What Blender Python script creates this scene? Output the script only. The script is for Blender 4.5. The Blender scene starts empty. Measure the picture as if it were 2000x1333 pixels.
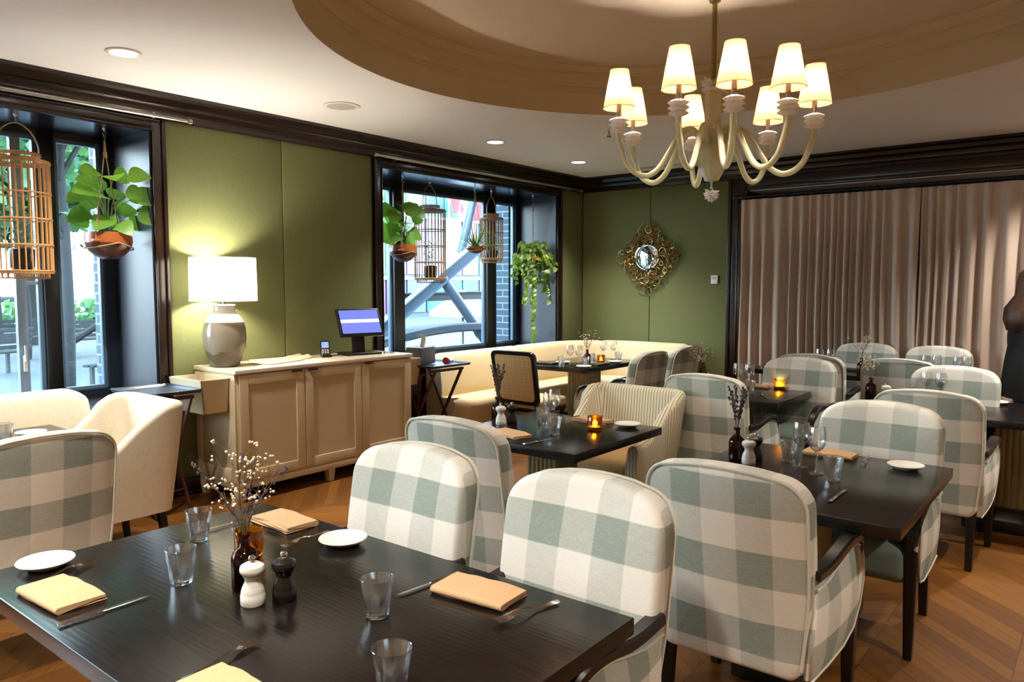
import bpy, math, random
from math import sin, cos, pi, radians as rad
from mathutils import Vector as V, Matrix as Mx

# ------------------------------------------------------------------ camera, world, lights, exposure
S = bpy.context.scene
COL = S.collection
S.view_settings.view_transform = 'Standard'
S.view_settings.look = 'None'
S.view_settings.gamma = 1.0
S.view_settings.use_curve_mapping = False
S.view_settings.exposure = 1.55
S.cycles.max_bounces = 10
S.cycles.transparent_max_bounces = 24
S.cycles.diffuse_bounces = 4
S.cycles.transmission_bounces = 8
S.cycles.sample_clamp_indirect = 4.0
S.cycles.caustics_reflective = False
S.cycles.caustics_refractive = False
S.cycles.use_denoising = True

cam_d = bpy.data.cameras.new('camera')
cam = bpy.data.objects.new('camera', cam_d)
COL.objects.link(cam)
cam_d.sensor_width = 36.0
cam_d.lens = 1471.0 / 2000.0 * 36.0
cam_d.clip_start = 0.05
cam.location = (0, 0, 1.6)
cam.rotation_euler = (rad(90) - math.atan(110 / 1471.0), 0, rad(38.4))
S.camera = cam

world = bpy.data.worlds.new('overcast_sky')
S.world = world
world.use_nodes = True
wn = world.node_tree
wn.nodes.clear()
wo = wn.nodes.new('ShaderNodeOutputWorld')
wb = wn.nodes.new('ShaderNodeBackground')
wt = wn.nodes.new('ShaderNodeTexCoord')
wg = wn.nodes.new('ShaderNodeSeparateXYZ')
wr = wn.nodes.new('ShaderNodeValToRGB')
wr.color_ramp.elements[0].position = 0.0
wr.color_ramp.elements[0].color = (0.80, 0.93, 1.0, 1)
wr.color_ramp.elements[1].position = 0.7
wr.color_ramp.elements[1].color = (0.52, 0.76, 1.0, 1)
wn.links.new(wt.outputs['Generated'], wg.inputs[0])
wn.links.new(wg.outputs['Z'], wr.inputs[0])
wn.links.new(wr.outputs[0], wb.inputs['Color'])
wn.links.new(wb.outputs[0], wo.inputs['Surface'])
SKY = 6.5
wb.inputs['Strength'].default_value = SKY

def light(name, kind, loc, power, color=(1, 1, 1), rot=(0, 0, 0), parent=None, **kw):
    d = bpy.data.lights.new(name, kind)
    d.energy = power
    d.color = color
    for k, v in kw.items():
        setattr(d, k, v)
    o = bpy.data.objects.new(name, d)
    o.location = loc
    o.rotation_euler = rot
    if parent: o.parent = parent
    COL.objects.link(o)
    return o

WARM = (1.0, 0.93, 0.84)
P_DOWN = 95.0      # each recessed downlight
P_BULB = 16.0       # each chandelier bulb
P_LAMP = 50.0      # drum table lamp
# sky portals in the two visible and one added window openings (they only guide sampling)
for nm, loc, rot, sx, sy in (('portal_window', (-6.12, -1.45, 1.72), (0, rad(-90), 0), 1.9, 2.6),
                             ('portal_window', (-6.12, 1.45, 1.72), (0, rad(-90), 0), 1.9, 2.6),
                             ('portal_window', (-6.12, 6.33, 1.74), (0, rad(-90), 0), 1.9, 2.9)):
    p = light(nm, 'AREA', loc, 1.0, rot=rot, shape='RECTANGLE', size=sx, size_y=sy)
    p.data.cycles.is_portal = True
# rows of downlights; the first three are in view, the rest are unseen, added for brightness
DOWNS = [(-4.63, 2.15), (-4.69, 5.66), (-4.72, 7.15), (-0.05, 6.1), (-0.05, 7.7),
         (1.3, 5.66), (1.3, 2.6), (1.3, 0.2), (-0.9, 0.35), (-2.6, 0.35), (-4.63, 0.2), (-1.0, -1.3), (-3.0, -1.3), (1.3, -1.3)]
TILT = {}

# ------------------------------------------------------------------ materials
def srgb(h):
    h = h.lstrip('#')
    c = [int(h[i:i + 2], 16) / 255 for i in (0, 2, 4)]
    return tuple((x / 12.92 if x <= 0.04045 else ((x + 0.055) / 1.055) ** 2.4) for x in c) + (1,)

class N:
    """small node-tree helper"""
    def __init__(s, name):
        s.m = bpy.data.materials.new(name)
        s.m.use_nodes = True
        s.t = s.m.node_tree
        s.t.nodes.clear()
        s.out = s.t.nodes.new('ShaderNodeOutputMaterial')
    def n(s, typ, **kw):
        nd = s.t.nodes.new('ShaderNode' + typ)
        for k, v in kw.items():
            if k.startswith('i_'):
                key = k[2:].replace('_', ' ')
                nd.inputs[key].default_value = v
            else:
                setattr(nd, k, v)
        return nd
    def l(s, a, b):
        s.t.links.new(a, b)
    def math(s, op, a, b=None, c=None, clamp=False):
        nd = s.t.nodes.new('ShaderNodeMath'); nd.operation = op; nd.use_clamp = clamp
        for i, x in enumerate((a, b, c)):
            if x is None: continue
            if isinstance(x, (int, float)): nd.inputs[i].default_value = x
            else: s.l(x, nd.inputs[i])
        return nd.outputs[0]
    def mix(s, f, a, b, blend='MIX'):
        nd = s.t.nodes.new('ShaderNodeMix'); nd.data_type = 'RGBA'; nd.blend_type = blend
        for i, x in ((0, f), (6, a), (7, b)):
            if isinstance(x, (int, float)): nd.inputs[i].default_value = x
            elif isinstance(x, tuple): nd.inputs[i].default_value = x
            else: s.l(x, nd.inputs[i])
        return nd.outputs[2]
    def coords(s, kind='Object'):
        return s.n('TexCoord').outputs[kind]
    def noise(s, vec, scale, detail=4, rough=0.55):
        nd = s.n('TexNoise'); nd.inputs['Scale'].default_value = scale
        nd.inputs['Detail'].default_value = detail; nd.inputs['Roughness'].default_value = rough
        if vec is not None: s.l(vec, nd.inputs['Vector'])
        return nd.outputs[0]
    def scale(s, vec, sc):
        nd = s.n('Mapping'); nd.inputs['Scale'].default_value = sc
        s.l(vec, nd.inputs['Vector']); return nd.outputs[0]
    def bump(s, h, strength, dist=0.01):
        nd = s.n('Bump'); nd.inputs['Strength'].default_value = strength; nd.inputs['Distance'].default_value = dist
        s.l(h, nd.inputs['Height']); return nd.outputs[0]
    def princ(s, color, rough=0.5, metal=0.0, normal=None, **kw):
        p = s.n('BsdfPrincipled')
        if isinstance(color, tuple): p.inputs['Base Color'].default_value = color
        else: s.l(color, p.inputs['Base Color'])
        if isinstance(rough, (int, float)): p.inputs['Roughness'].default_value = rough
        else: s.l(rough, p.inputs['Roughness'])
        p.inputs['Metallic'].default_value = metal
        if normal is not None: s.l(normal, p.inputs['Normal'])
        for k, v in kw.items(): p.inputs[k].default_value = v
        s.l(p.outputs[0], s.out.inputs['Surface'])
        return p

MATS = {}
def simple(name, color, rough=0.5, metal=0.0, var=0.0, vscale=30, bump=0.0, bscale=200, stretch=(1, 1, 1), **kw):
    """procedural material: base colour with a little noise variation and bump"""
    if name in MATS: return MATS[name]
    k = N(name)
    c = srgb(color) if isinstance(color, str) else color
    co = k.scale(k.coords(), stretch)
    colr = c
    if var > 0:
        nz = k.noise(co, vscale)
        d = tuple(x * (1 - var) for x in c[:3]) + (1,)
        e = tuple(min(1, x * (1 + var)) for x in c[:3]) + (1,)
        colr = k.mix(nz, d, e)
    nrm = None
    if bump > 0:
        nrm = k.bump(k.noise(co, bscale, 3), bump, 0.004)
    k.princ(colr, rough, metal, nrm, **kw)
    MATS[name] = k.m
    return k.m

def weave(name, color, var=0.18, bump=0.25, sc=420, rough=0.9, sheen=0.2):
    k = N(name); c = srgb(color); co = k.coords()
    w1 = k.noise(k.scale(co, (1, 1, .12)), sc, 2)
    w2 = k.noise(k.scale(co, (.12, .12, 1)), sc, 2)
    h = k.math('ADD', w1, w2)
    f = k.math('MULTIPLY_ADD', h, 1.0, -.5, True)
    colr = k.mix(f, tuple(x * (1 - var) for x in c[:3]) + (1,), tuple(min(1, x * (1 + var)) for x in c[:3]) + (1,))
    k.princ(colr, rough, 0, k.bump(h, bump, 0.002))
    return k.m

def plaid():
    k = N('plaid_fabric'); co = k.coords()
    sp = k.n('SeparateXYZ'); k.l(co, sp.inputs[0])
    nn = k.n('SeparateXYZ'); k.l(k.coords('Normal'), nn.inputs[0])
    side = k.math('GREATER_THAN', k.math('ABSOLUTE', nn.outputs[0]), .75)
    u = k.math('ADD', k.math('MULTIPLY', sp.outputs[0], k.math('SUBTRACT', 1, side)), k.math('MULTIPLY', sp.outputs[1], side))
    def band(x, per, off):
        t = k.math('FRACT', k.math('DIVIDE', k.math('ADD', x, off), per * 2))
        r = k.n('MapRange', i_From_Min=.49, i_From_Max=.51); k.l(t, r.inputs['Value'])
        r2 = k.n('MapRange', i_From_Min=.985, i_From_Max=1.0); k.l(t, r2.inputs['Value'])
        return k.math('SUBTRACT', r.outputs[0], r2.outputs[0])
    rear = k.math('LESS_THAN', nn.outputs[1], -.5)
    bu = band(u, .116, 20 * .116 + .058)
    bz = band(k.math('MULTIPLY_ADD', rear, -.06, sp.outputs[2]), .122, .056)
    w1 = k.noise(k.scale(co, (1, 1, .08)), 500, 2)
    w2 = k.noise(k.scale(co, (.08, .08, 1)), 500, 2)
    f = k.math('ADD', k.math('MULTIPLY', bu, .33), k.math('MULTIPLY', bz, .62))
    f = k.math('ADD', f, k.math('MULTIPLY', k.math('SUBTRACT', k.math('ADD', w1, w2), 1.0), .35), None, True)
    colr = k.mix(f, srgb('#e3dfd4'), srgb('#88948a'))
    k.princ(colr, .92, 0, k.bump(k.math('ADD', w1, w2), .25, .002))
    return k.m

def stripes(name, a, b, per, axis=0, lo=.5, grid=False):
    k = N(name); co = k.coords(); sp = k.n('SeparateXYZ'); k.l(co, sp.inputs[0])
    def st(o, w):
        t = k.math('FRACT', k.math('ADD', k.math('DIVIDE', o, per), 50))
        return k.math('LESS_THAN', t, w)
    if grid:
        f = k.math('MAXIMUM', st(sp.outputs[0], lo), st(sp.outputs[2], lo))
    else:
        nn = k.n('SeparateXYZ'); k.l(k.coords('Normal'), nn.inputs[0])
        side = k.math('GREATER_THAN', k.math('ABSOLUTE', nn.outputs[0]), .72)
        u = k.math('ADD', k.math('MULTIPLY', sp.outputs[0], k.math('SUBTRACT', 1, side)), k.math('MULTIPLY', sp.outputs[1], side))
        f = st(u, lo)
    nz = k.noise(co, 400, 2)
    colr = k.mix(k.math('MULTIPLY', f, 1.0), srgb(a), srgb(b))
    colr = k.mix(k.math('MULTIPLY', nz, .3), colr, srgb('#5a5040'))
    k.princ(colr, .9, 0, k.bump(nz, .2, .002))
    return k.m

def wood_floor():
    k = N('chevron_oak_floor'); co = k.coords(); sp = k.n('SeparateXYZ'); k.l(co, sp.inputs[0])
    X_, Y_ = sp.outputs[0], sp.outputs[1]
    W = .52; PL = .105
    us = k.math('DIVIDE', k.math('ADD', X_, 20), W)
    strip = k.math('FLOOR', us)
    fr = k.math('FRACT', us)
    odd = k.math('MULTIPLY', k.math('FRACT', k.math('MULTIPLY', strip, .5)), 2.0)      # 0 or 1
    sgn = k.math('MULTIPLY_ADD', odd, 2.0, -1.0)
    off = k.math('MULTIPLY', k.math('MULTIPLY', fr, sgn), W * .95)
    off = k.math('ADD', off, k.math('MULTIPLY', k.math('SUBTRACT', 1.0, odd), W * .95))
    v = k.math('DIVIDE', k.math('ADD', k.math('ADD', Y_, off), 20), PL)
    pid = k.math('FLOOR', v); pf = k.math('FRACT', v)
    cb = k.n('CombineXYZ'); k.l(strip, cb.inputs[0]); k.l(pid, cb.inputs[1])
    wn_ = k.n('TexWhiteNoise'); k.l(cb.outputs[0], wn_.inputs['Vector'])
    # rotated grain coordinates
    al = k.math('ADD', X_, k.math('MULTIPLY', k.math('MULTIPLY', Y_, sgn), -1.0))
    ac = k.math('ADD', Y_, k.math('MULTIPLY', X_, sgn))
    g = k.n('CombineXYZ'); k.l(k.math('MULTIPLY', al, 1.6), g.inputs[0]); k.l(k.math('MULTIPLY', ac, 14), g.inputs[1])
    k.l(k.math('MULTIPLY', wn_.outputs[0], 30), g.inputs[2])
    gr = k.noise(g.outputs[0], 1.6, 6, .6)
    ring = k.n('TexWave'); ring.inputs['Scale'].default_value = 1.1; ring.inputs['Distortion'].default_value = 9
    ring.inputs['Detail'].default_value = 3; ring.bands_direction = 'Y'; k.l(g.outputs[0], ring.inputs['Vector'])
    base = k.n('ValToRGB'); cr = base.color_ramp
    cr.elements[0].color = srgb('#6e421b'); cr.elements[1].color = srgb('#a8702e')
    e = cr.elements.new(.5); e.color = srgb('#8c5a24')
    k.l(k.math('MULTIPLY_ADD', wn_.outputs[0], .7, k.math('MULTIPLY', gr, .4)), base.inputs[0])
    c = k.mix(k.math('MULTIPLY', gr, .75), base.outputs[0], srgb('#3c1f0d'))
    c = k.mix(k.math('MULTIPLY', ring.outputs[0], .28), c, srgb('#482610'))
    gap = k.math('MINIMUM', k.math('MULTIPLY', k.math('MINIMUM', pf, k.math('SUBTRACT', 1, pf)), PL),
                 k.math('MULTIPLY', k.math('MINIMUM', fr, k.math('SUBTRACT', 1, fr)), W))
    gm = k.math('LESS_THAN', gap, .0016)
    c = k.mix(k.math('MULTIPLY', gm, .75), c, srgb('#1b0d05'))
    h = k.math('SUBTRACT', k.math('MULTIPLY', gr, .4), gm)
    k.princ(c, k.math('MULTIPLY_ADD', gr, .2, .24), 0, k.bump(h, .25, .003))
    return k.m

def table_wood():
    k = N('black_stained_wood'); co = k.coords()
    s1 = k.scale(co, (3, 26, 3))
    nz = k.noise(s1, 3.0, 8, .65)
    wv = k.n('TexWave'); wv.inputs['Scale'].default_value = 2.2; wv.inputs['Distortion'].default_value = 7
    wv.inputs['Detail'].default_value = 4; wv.bands_direction = 'Y'
    k.l(k.scale(co, (1, 8, 1)), wv.inputs['Vector'])
    c = k.mix(nz, srgb('#080606'), srgb('#1c1614'))
    h = k.math('ADD', nz, k.math('MULTIPLY', wv.outputs[0], .35))
    k.princ(c, k.math('MULTIPLY_ADD', nz, .14, .13), 0, k.bump(h, .12, .002), **{'Specular IOR Level': .36})
    return k.m

def thin_glass(name, tint=(1, 1, 1, 1), ior=1.45, rough=0.0, base=.02):
    """pane or thin wall: clear transmission plus an angle dependent reflection"""
    k = N(name)
    tr = k.n('BsdfTransparent'); tr.inputs[0].default_value = tint
    gl = k.n('BsdfGlossy'); gl.inputs['Roughness'].default_value = rough
    lw = k.n('LayerWeight'); lw.inputs['Blend'].default_value = .5
    f = k.math('MULTIPLY_ADD', k.math('POWER', lw.outputs['Facing'], ior), .75, base, True)
    mx = k.n('MixShader'); k.l(f, mx.inputs[0]); k.l(tr.outputs[0], mx.inputs[1]); k.l(gl.outputs[0], mx.inputs[2])
    k.l(mx.outputs[0], k.out.inputs['Surface'])
    return k.m

def solid_glass(name, color=(1, 1, 1, 1), clear=.35, rough=0.0, tint=None, gloss=.04):
    k = N(name)
    g = k.n('BsdfGlass'); g.inputs['Color'].default_value = color; g.inputs['IOR'].default_value = 1.47; g.inputs['Roughness'].default_value = rough
    tr = k.n('BsdfTransparent'); tr.inputs[0].default_value = tint or color
    mx = k.n('MixShader'); mx.inputs[0].default_value = clear
    k.l(g.outputs[0], mx.inputs[1]); k.l(tr.outputs[0], mx.inputs[2])
    gs = k.n('BsdfGlossy'); gs.inputs['Roughness'].default_value = .03
    m2 = k.n('MixShader'); m2.inputs[0].default_value = gloss; k.l(mx.outputs[0], m2.inputs[1]); k.l(gs.outputs[0], m2.inputs[2])
    k.l(m2.outputs[0], k.out.inputs['Surface'])
    return k.m

def translucent(name, color, tl=.5, transp=0.0, weave_s=500, edge=None):
    k = N(name); c = srgb(color) if isinstance(color, str) else color
    co = k.coords()
    nz = k.noise(co, weave_s, 2)
    colr = k.mix(k.math('MULTIPLY', nz, .35), c, tuple(x * .6 for x in c[:3]) + (1,))
    d = k.n('BsdfDiffuse'); k.l(colr, d.inputs[0])
    t = k.n('BsdfTranslucent'); k.l(colr, t.inputs[0])
    mx = k.n('MixShader'); mx.inputs[0].default_value = tl
    k.l(d.outputs[0], mx.inputs[1]); k.l(t.outputs[0], mx.inputs[2])
    o = mx.outputs[0]
    if transp > 0:
        tr = k.n('BsdfTransparent'); m2 = k.n('MixShader'); m2.inputs[0].default_value = transp
        k.l(o, m2.inputs[1]); k.l(tr.outputs[0], m2.inputs[2]); o = m2.outputs[0]
    k.l(o, k.out.inputs['Surface'])
    return k.m

def emit(name, color, strength):
    k = N(name); e = k.n('Emission'); e.inputs[0].default_value = srgb(color) if isinstance(color, str) else color
    e.inputs[1].default_value = strength; k.l(e.outputs[0], k.out.inputs['Surface']); return k.m

def brick(name, a, b, m, sc=1.0):
    k = N(name); co = k.coords()
    sp = k.n('SeparateXYZ'); k.l(co, sp.inputs[0])
    cb = k.n('CombineXYZ'); k.l(k.math('ADD', sp.outputs[0], sp.outputs[1]), cb.inputs[0]); k.l(sp.outputs[2], cb.inputs[1])
    br = k.n('TexBrick'); k.l(cb.outputs[0], br.inputs['Vector'])
    br.inputs['Color1'].default_value = srgb(a); br.inputs['Color2'].default_value = srgb(b); br.inputs['Mortar'].default_value = srgb(m)
    br.inputs['Scale'].default_value = 1.0; br.inputs['Brick Width'].default_value = .24 * sc; br.inputs['Row Height'].default_value = .085 * sc
    br.inputs['Mortar Size'].default_value = .008
    k.princ(br.outputs[0], .85, 0, k.bump(br.outputs['Fac'], -.4, .01))
    return k.m

M = {}
M['plaid'] = plaid()
M['floor'] = wood_floor()
M['table'] = table_wood()
M['wood_black'] = simple('black_lacquered_wood', '#15110f', .28, var=.3, vscale=20, bump=.08, bscale=60)
M['trim'] = simple('dark_mahogany_trim', '#1e110d', .22, var=.35, vscale=14, bump=.05, bscale=40, stretch=(1, .1, .1))
M['reveal'] = simple('slate_painted_reveal', '#33333c', .38, var=.05)
M['reveal_top'] = simple('black_gloss_soffit', '#1a1820', .22, var=.05)
M['panel_wood'] = simple('reddish_window_panel', '#2a120d', .35, var=.3, vscale=10)
M['frame'] = simple('dark_window_frame', '#1b2430', .35, var=.05)
M['frame_in'] = simple('black_window_mullion', '#0d0c0e', .4, var=.05)
M['green'] = weave('green_wall_fabric', '#666b42', .14, .3, 260)
M['ceiling'] = simple('white_ceiling_paint', '#e8e5e4', .9, var=.02, bump=.05, bscale=300)
M['tray'] = simple('beige_tray_paint', '#cdbd9b', .8, var=.02)
M['tray_top'] = simple('pale_dome_paint', '#d5c6b2', .9, var=.02)
M['cream_wall'] = simple('cream_wall_paint', '#cdbfa4', .85, var=.03)
M['white_plastic'] = simple('white_plastic', '#e8e4dd', .4, var=.02)
M['grille'] = simple('speaker_grille_grey', '#b9b5b0', .6, var=.1, vscale=500)
M['cream'] = weave('cream_linen', '#dcc9a2', .15, .35, 300)
M['cream_pale'] = weave('pale_linen', '#e2d6bd', .15, .35, 300)
M['seat_green'] = weave('sage_seat_fabric', '#6f7d76', .12, .25, 400)
M['piping'] = weave('cream_piping', '#cfccbb', .1, .2, 400)
M['tan_seat'] = weave('tan_seat_fabric', '#ad8757', .12, .25, 400)
M['stripe'] = stripes('striped_fabric', '#e2d8bd', '#a2977a', .0215, lo=.3)
M['pane_plaid'] = stripes('windowpane_fabric', '#dabd84', '#f0e6c4', .058, lo=.05, grid=True)
M['steel'] = simple('brushed_steel', '#b8b4ae', .28, 1.0, bump=.05, bscale=80)
M['silver'] = simple('polished_cutlery_steel', '#c9c5c0', .14, 1.0, var=.04)
M['chrome'] = simple('chrome', '#d0d0d4', .06, 1.0, var=.01)
M['porcelain'] = simple('white_porcelain', '#e6e0d6', .22, var=.02, vscale=8)
M['napkin'] = weave('tan_napkin_linen', '#c49e74', .1, .3, 500)
M['napkin_dark'] = weave('dark_napkin_linen', '#43362c', .1, .3, 500)
M['mill_white'] = simple('white_lacquer', '#dcd7cb', .35, var=.02)
M['mill_black'] = simple('black_lacquer', '#17130f', .3, var=.2)
M['amber'] = solid_glass('amber_bottle_glass', (.42, .13, .02, 1), .25, tint=(.5, .17, .03, 1))
M['amber_light'] = solid_glass('amber_candle_glass', (.95, .62, .12, 1), .4, tint=(.95, .62, .14, 1))
M['glass'] = solid_glass('clear_tumbler_glass', (1, 1, 1, 1), .2, gloss=.16)
M['wine_glass'] = thin_glass('clear_wineglass', (.99, .995, 1, 1), 1.9, 0, .10)
M['pane'] = thin_glass('window_pane_glass', (.93, .97, .98, 1), 5.0, 0, .03)
def milky():
    k = N('pale_yellow_blown_glass')
    p = k.princ((.90, .88, .60, 1), .08, 0); p.inputs['Transmission Weight'].default_value = .55; p.inputs['IOR'].default_value = 1.3
    tr = k.n('BsdfTranslucent'); tr.inputs[0].default_value = (.93, .91, .66, 1)
    mx = k.n('MixShader'); mx.inputs[0].default_value = .3
    k.l(p.outputs[0], mx.inputs[1]); k.l(tr.outputs[0], mx.inputs[2]); k.l(mx.outputs[0], k.out.inputs['Surface']); return k.m
M['yellow_glass'] = milky()
def crystalm():
    k = N('frosted_crystal'); p = k.princ((.95, .94, .90, 1), .1, 0); tr = k.n('BsdfTranslucent'); tr.inputs[0].default_value = (.97, .96, .93, 1)
    mx = k.n('MixShader'); mx.inputs[0].default_value = .5; k.l(p.outputs[0], mx.inputs[1]); k.l(tr.outputs[0], mx.inputs[2]); k.l(mx.outputs[0], k.out.inputs['Surface']); return k.m
M['crystal'] = crystalm()
M['sideboard'] = simple('putty_painted_wood', '#c8b795', .5, var=.03, bump=.03, bscale=120)
M['sideboard_top'] = simple('pale_sideboard_top', '#dacdb5', .4, var=.04, stretch=(1, .15, 1))
M['rattan'] = simple('rattan_cane', '#c49158', .5, var=.25, vscale=20)
M['rattan_dark'] = simple('weathered_rattan', '#94704c', .55, var=.25, vscale=20)
M['rope'] = simple('tan_jute_rope', '#a78462', .9, var=.2, vscale=150, bump=.4, bscale=400)
M['terracotta'] = simple('glazed_terracotta', '#9a5528', .3, var=.15, vscale=6)
M['terra_dark'] = simple('dark_glazed_base', '#5a3428', .3, var=.15, vscale=6)
M['soil'] = simple('dark_soil', '#1c140e', .95, var=.3, vscale=80, bump=.6)
def leafm(name, a, b):
    k = N(name); co = k.coords(); nz = k.noise(co, 9, 3)
    c = k.mix(nz, srgb(a), srgb(b))
    p = k.princ(c, .38, 0, k.bump(k.noise(co, 60, 2), .15, .003))
    t = k.n('BsdfTranslucent'); k.l(k.mix(.5, c, srgb('#9cc23a')), t.inputs[0])
    mx = k.n('MixShader'); mx.inputs[0].default_value = .35
    k.l(p.outputs[0], mx.inputs[1]); k.l(t.outputs[0], mx.inputs[2]); k.l(mx.outputs[0], k.out.inputs['Surface'])
    return k.m
M['leaf'] = leafm('monstera_leaf', '#3f7a26', '#84b048')
M['leaf_pothos'] = leafm('pothos_leaf', '#2c6222', '#8fa03c')
M['leaf_dark'] = leafm('spiky_dark_leaf', '#1c2a1a', '#3a4030')
M['stem'] = simple('green_stem', '#5d7a3a', .6, var=.2)
M['tree_leaf'] = leafm('maple_foliage', '#24574a', '#558a6c')
M['bark'] = simple('tree_bark', '#232527', .9, var=.3, vscale=12, bump=.5, bscale=30)
M['dry'] = simple('dried_stalk', '#6b5238', .9, var=.2)
M['lav'] = simple('dried_lavender', '#574a52', .9, var=.3, vscale=90)
M['blossom'] = simple('cream_dry_blossom', '#ddd2b4', .9, var=.1)
M['lamp_shade'] = translucent('white_drum_shade', '#f8f4ec', .6)
M['tan_shade'] = translucent('tan_linen_shade', '#7a5a3c', .42, weave_s=700)
M['curtain'] = translucent('sheer_taupe_curtain', '#dcc5b3', .16, .10, 600)
M['bulb'] = emit('lamp_bulb', (1, .84, .62, 1), 14)
M['flame'] = emit('candle_flame', (1, .72, .28, 1), 22)
M['down'] = emit('downlight_lens', (1, .97, .9, 1), 7)
M['wax'] = simple('tealight_wax', '#f0dca8', .6)
M['lens_black'] = simple('black_plastic', '#0c0c0e', .3, var=.05)
M['tray_blue'] = simple('slate_serving_tray', '#27323f', .38, var=.1)
M['tray_legs'] = simple('mahogany_stand_legs', '#4a2015', .35, var=.25, vscale=15)
M['paper'] = simple('kraft_paper', '#c6b496', .8, var=.06)
M['tissue'] = simple('white_tissue', '#efefef', .9)
M['red'] = simple('red_print', '#c02a2c', .6)
M['brass'] = simple('antique_brass_rings', '#a08350', .32, 1.0, var=.35, vscale=12)
M['concrete'] = simple('grey_paving', '#474f54', .8, var=.15, vscale=2)
M['steel_out'] = simple('painted_grey_steel', '#4a5560', .5, var=.1)
M['steel_dark'] = simple('dark_grey_steel', '#252d35', .5, var=.1)
M['brick'] = brick('slate_blue_brick', '#36424d', '#414d58', '#71828e')
M['bench'] = simple('weathered_bench_wood', '#23282d', .8, var=.2)
M['hedge'] = M['tree_leaf']
M['skin'] = simple('skin', '#c69a7b', .55, var=.05, vscale=8)
M['coat'] = weave('black_wool_coat', '#121215', .3, .3, 300)
M['hair'] = simple('auburn_brown_hair', '#3c2417', .45, var=.45, vscale=60, stretch=(6, 6, .3))
M['boots'] = simple('black_leather', '#0d0c0c', .35, var=.1)
M['sweater'] = simple('dark_trousers', '#18181b', .8, var=.2)
M['canvas'] = simple('white_umbrella_canvas', '#eef2f4', .8, var=.03)
def flutedm():
    k = N('fluted_bronze_wood'); co = k.coords(); nz = k.noise(k.scale(co, (30, 30, 1.5)), 6, 4)
    k.princ(k.mix(nz, srgb('#5f4f33'), srgb('#a08b62')), .45, .15, k.bump(nz, .2, .003)); return k.m
M['fluted'] = flutedm()
def ceramicm():
    k = N('two_tone_glazed_ceramic'); co = k.coords(); sp = k.n('SeparateXYZ'); k.l(co, sp.inputs[0])
    nz = k.noise(co, 5, 3)
    top = k.math('GREATER_THAN', sp.outputs[2], .335)
    low = k.math('GREATER_THAN', k.math('ADD', sp.outputs[2], k.math('MULTIPLY', nz, .16)), .2)
    sp_ = k.noise(co, 260, 2)
    a = k.mix(k.math('MULTIPLY', sp_, .4), srgb('#8d8473'), srgb('#b8ad98'))
    b = k.mix(k.math('MULTIPLY', sp_, .4), srgb('#635a49'), srgb('#857a66'))
    c = k.mix(low, b, a)
    c = k.mix(top, c, srgb('#e9e5da'))
    k.princ(c, .12, 0); return k.m
M['ceramic'] = ceramicm()
def mirrorm():
    k = N('mirror_glass'); k.princ((.85, .9, .93, 1), .01, 1.0); return k.m
M['mirror'] = mirrorm()
def screenm():
    k = N('blue_screen'); sp = k.n('SeparateXYZ'); k.l(k.coords(), sp.inputs[0])
    d = k.math('ABSOLUTE', k.math('SUBTRACT', sp.outputs[2], .012))
    f = k.math('LESS_THAN', d, .016)
    c = k.mix(f, srgb('#5a62a8'), srgb('#a9b4e6'))
    e = k.n('Emission'); k.l(c, e.inputs[0]); e.inputs[1].default_value = .85; k.l(e.outputs[0], k.out.inputs['Surface']); return k.m
M['screen'] = screenm()
# ------------------------------------------------------------------ mesh kit
class MB:
    def __init__(s): s.v = []; s.f = []; s.mi = []
    def add(s, vs, fs, mi=0, xf=None):
        o = len(s.v)
        if xf is not None: vs = [xf @ V(p) for p in vs]
        s.v.extend([tuple(p) for p in vs]); s.f.extend([tuple(i + o for i in f) for f in fs]); s.mi.extend([mi] * len(fs))
        return s
    def build(s, name, mats, parent=None, loc=(0, 0, 0), rot=(0, 0, 0), angle=40):
        me = bpy.data.meshes.new(name)
        me.from_pydata(s.v, [], s.f)
        if not isinstance(mats, (list, tuple)): mats = [mats]
        for m in mats: me.materials.append(m)
        if len(mats) > 1: me.polygons.foreach_set('material_index', s.mi)
        me.polygons.foreach_set('use_smooth', [True] * len(me.polygons))
        me.update()
        try: me.set_sharp_from_angle(angle=rad(angle))
        except Exception: pass
        o = bpy.data.objects.new(name, me)
        o.location = loc; o.rotation_euler = rot
        if parent is not None: o.parent = parent
        COL.objects.link(o)
        return o

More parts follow.
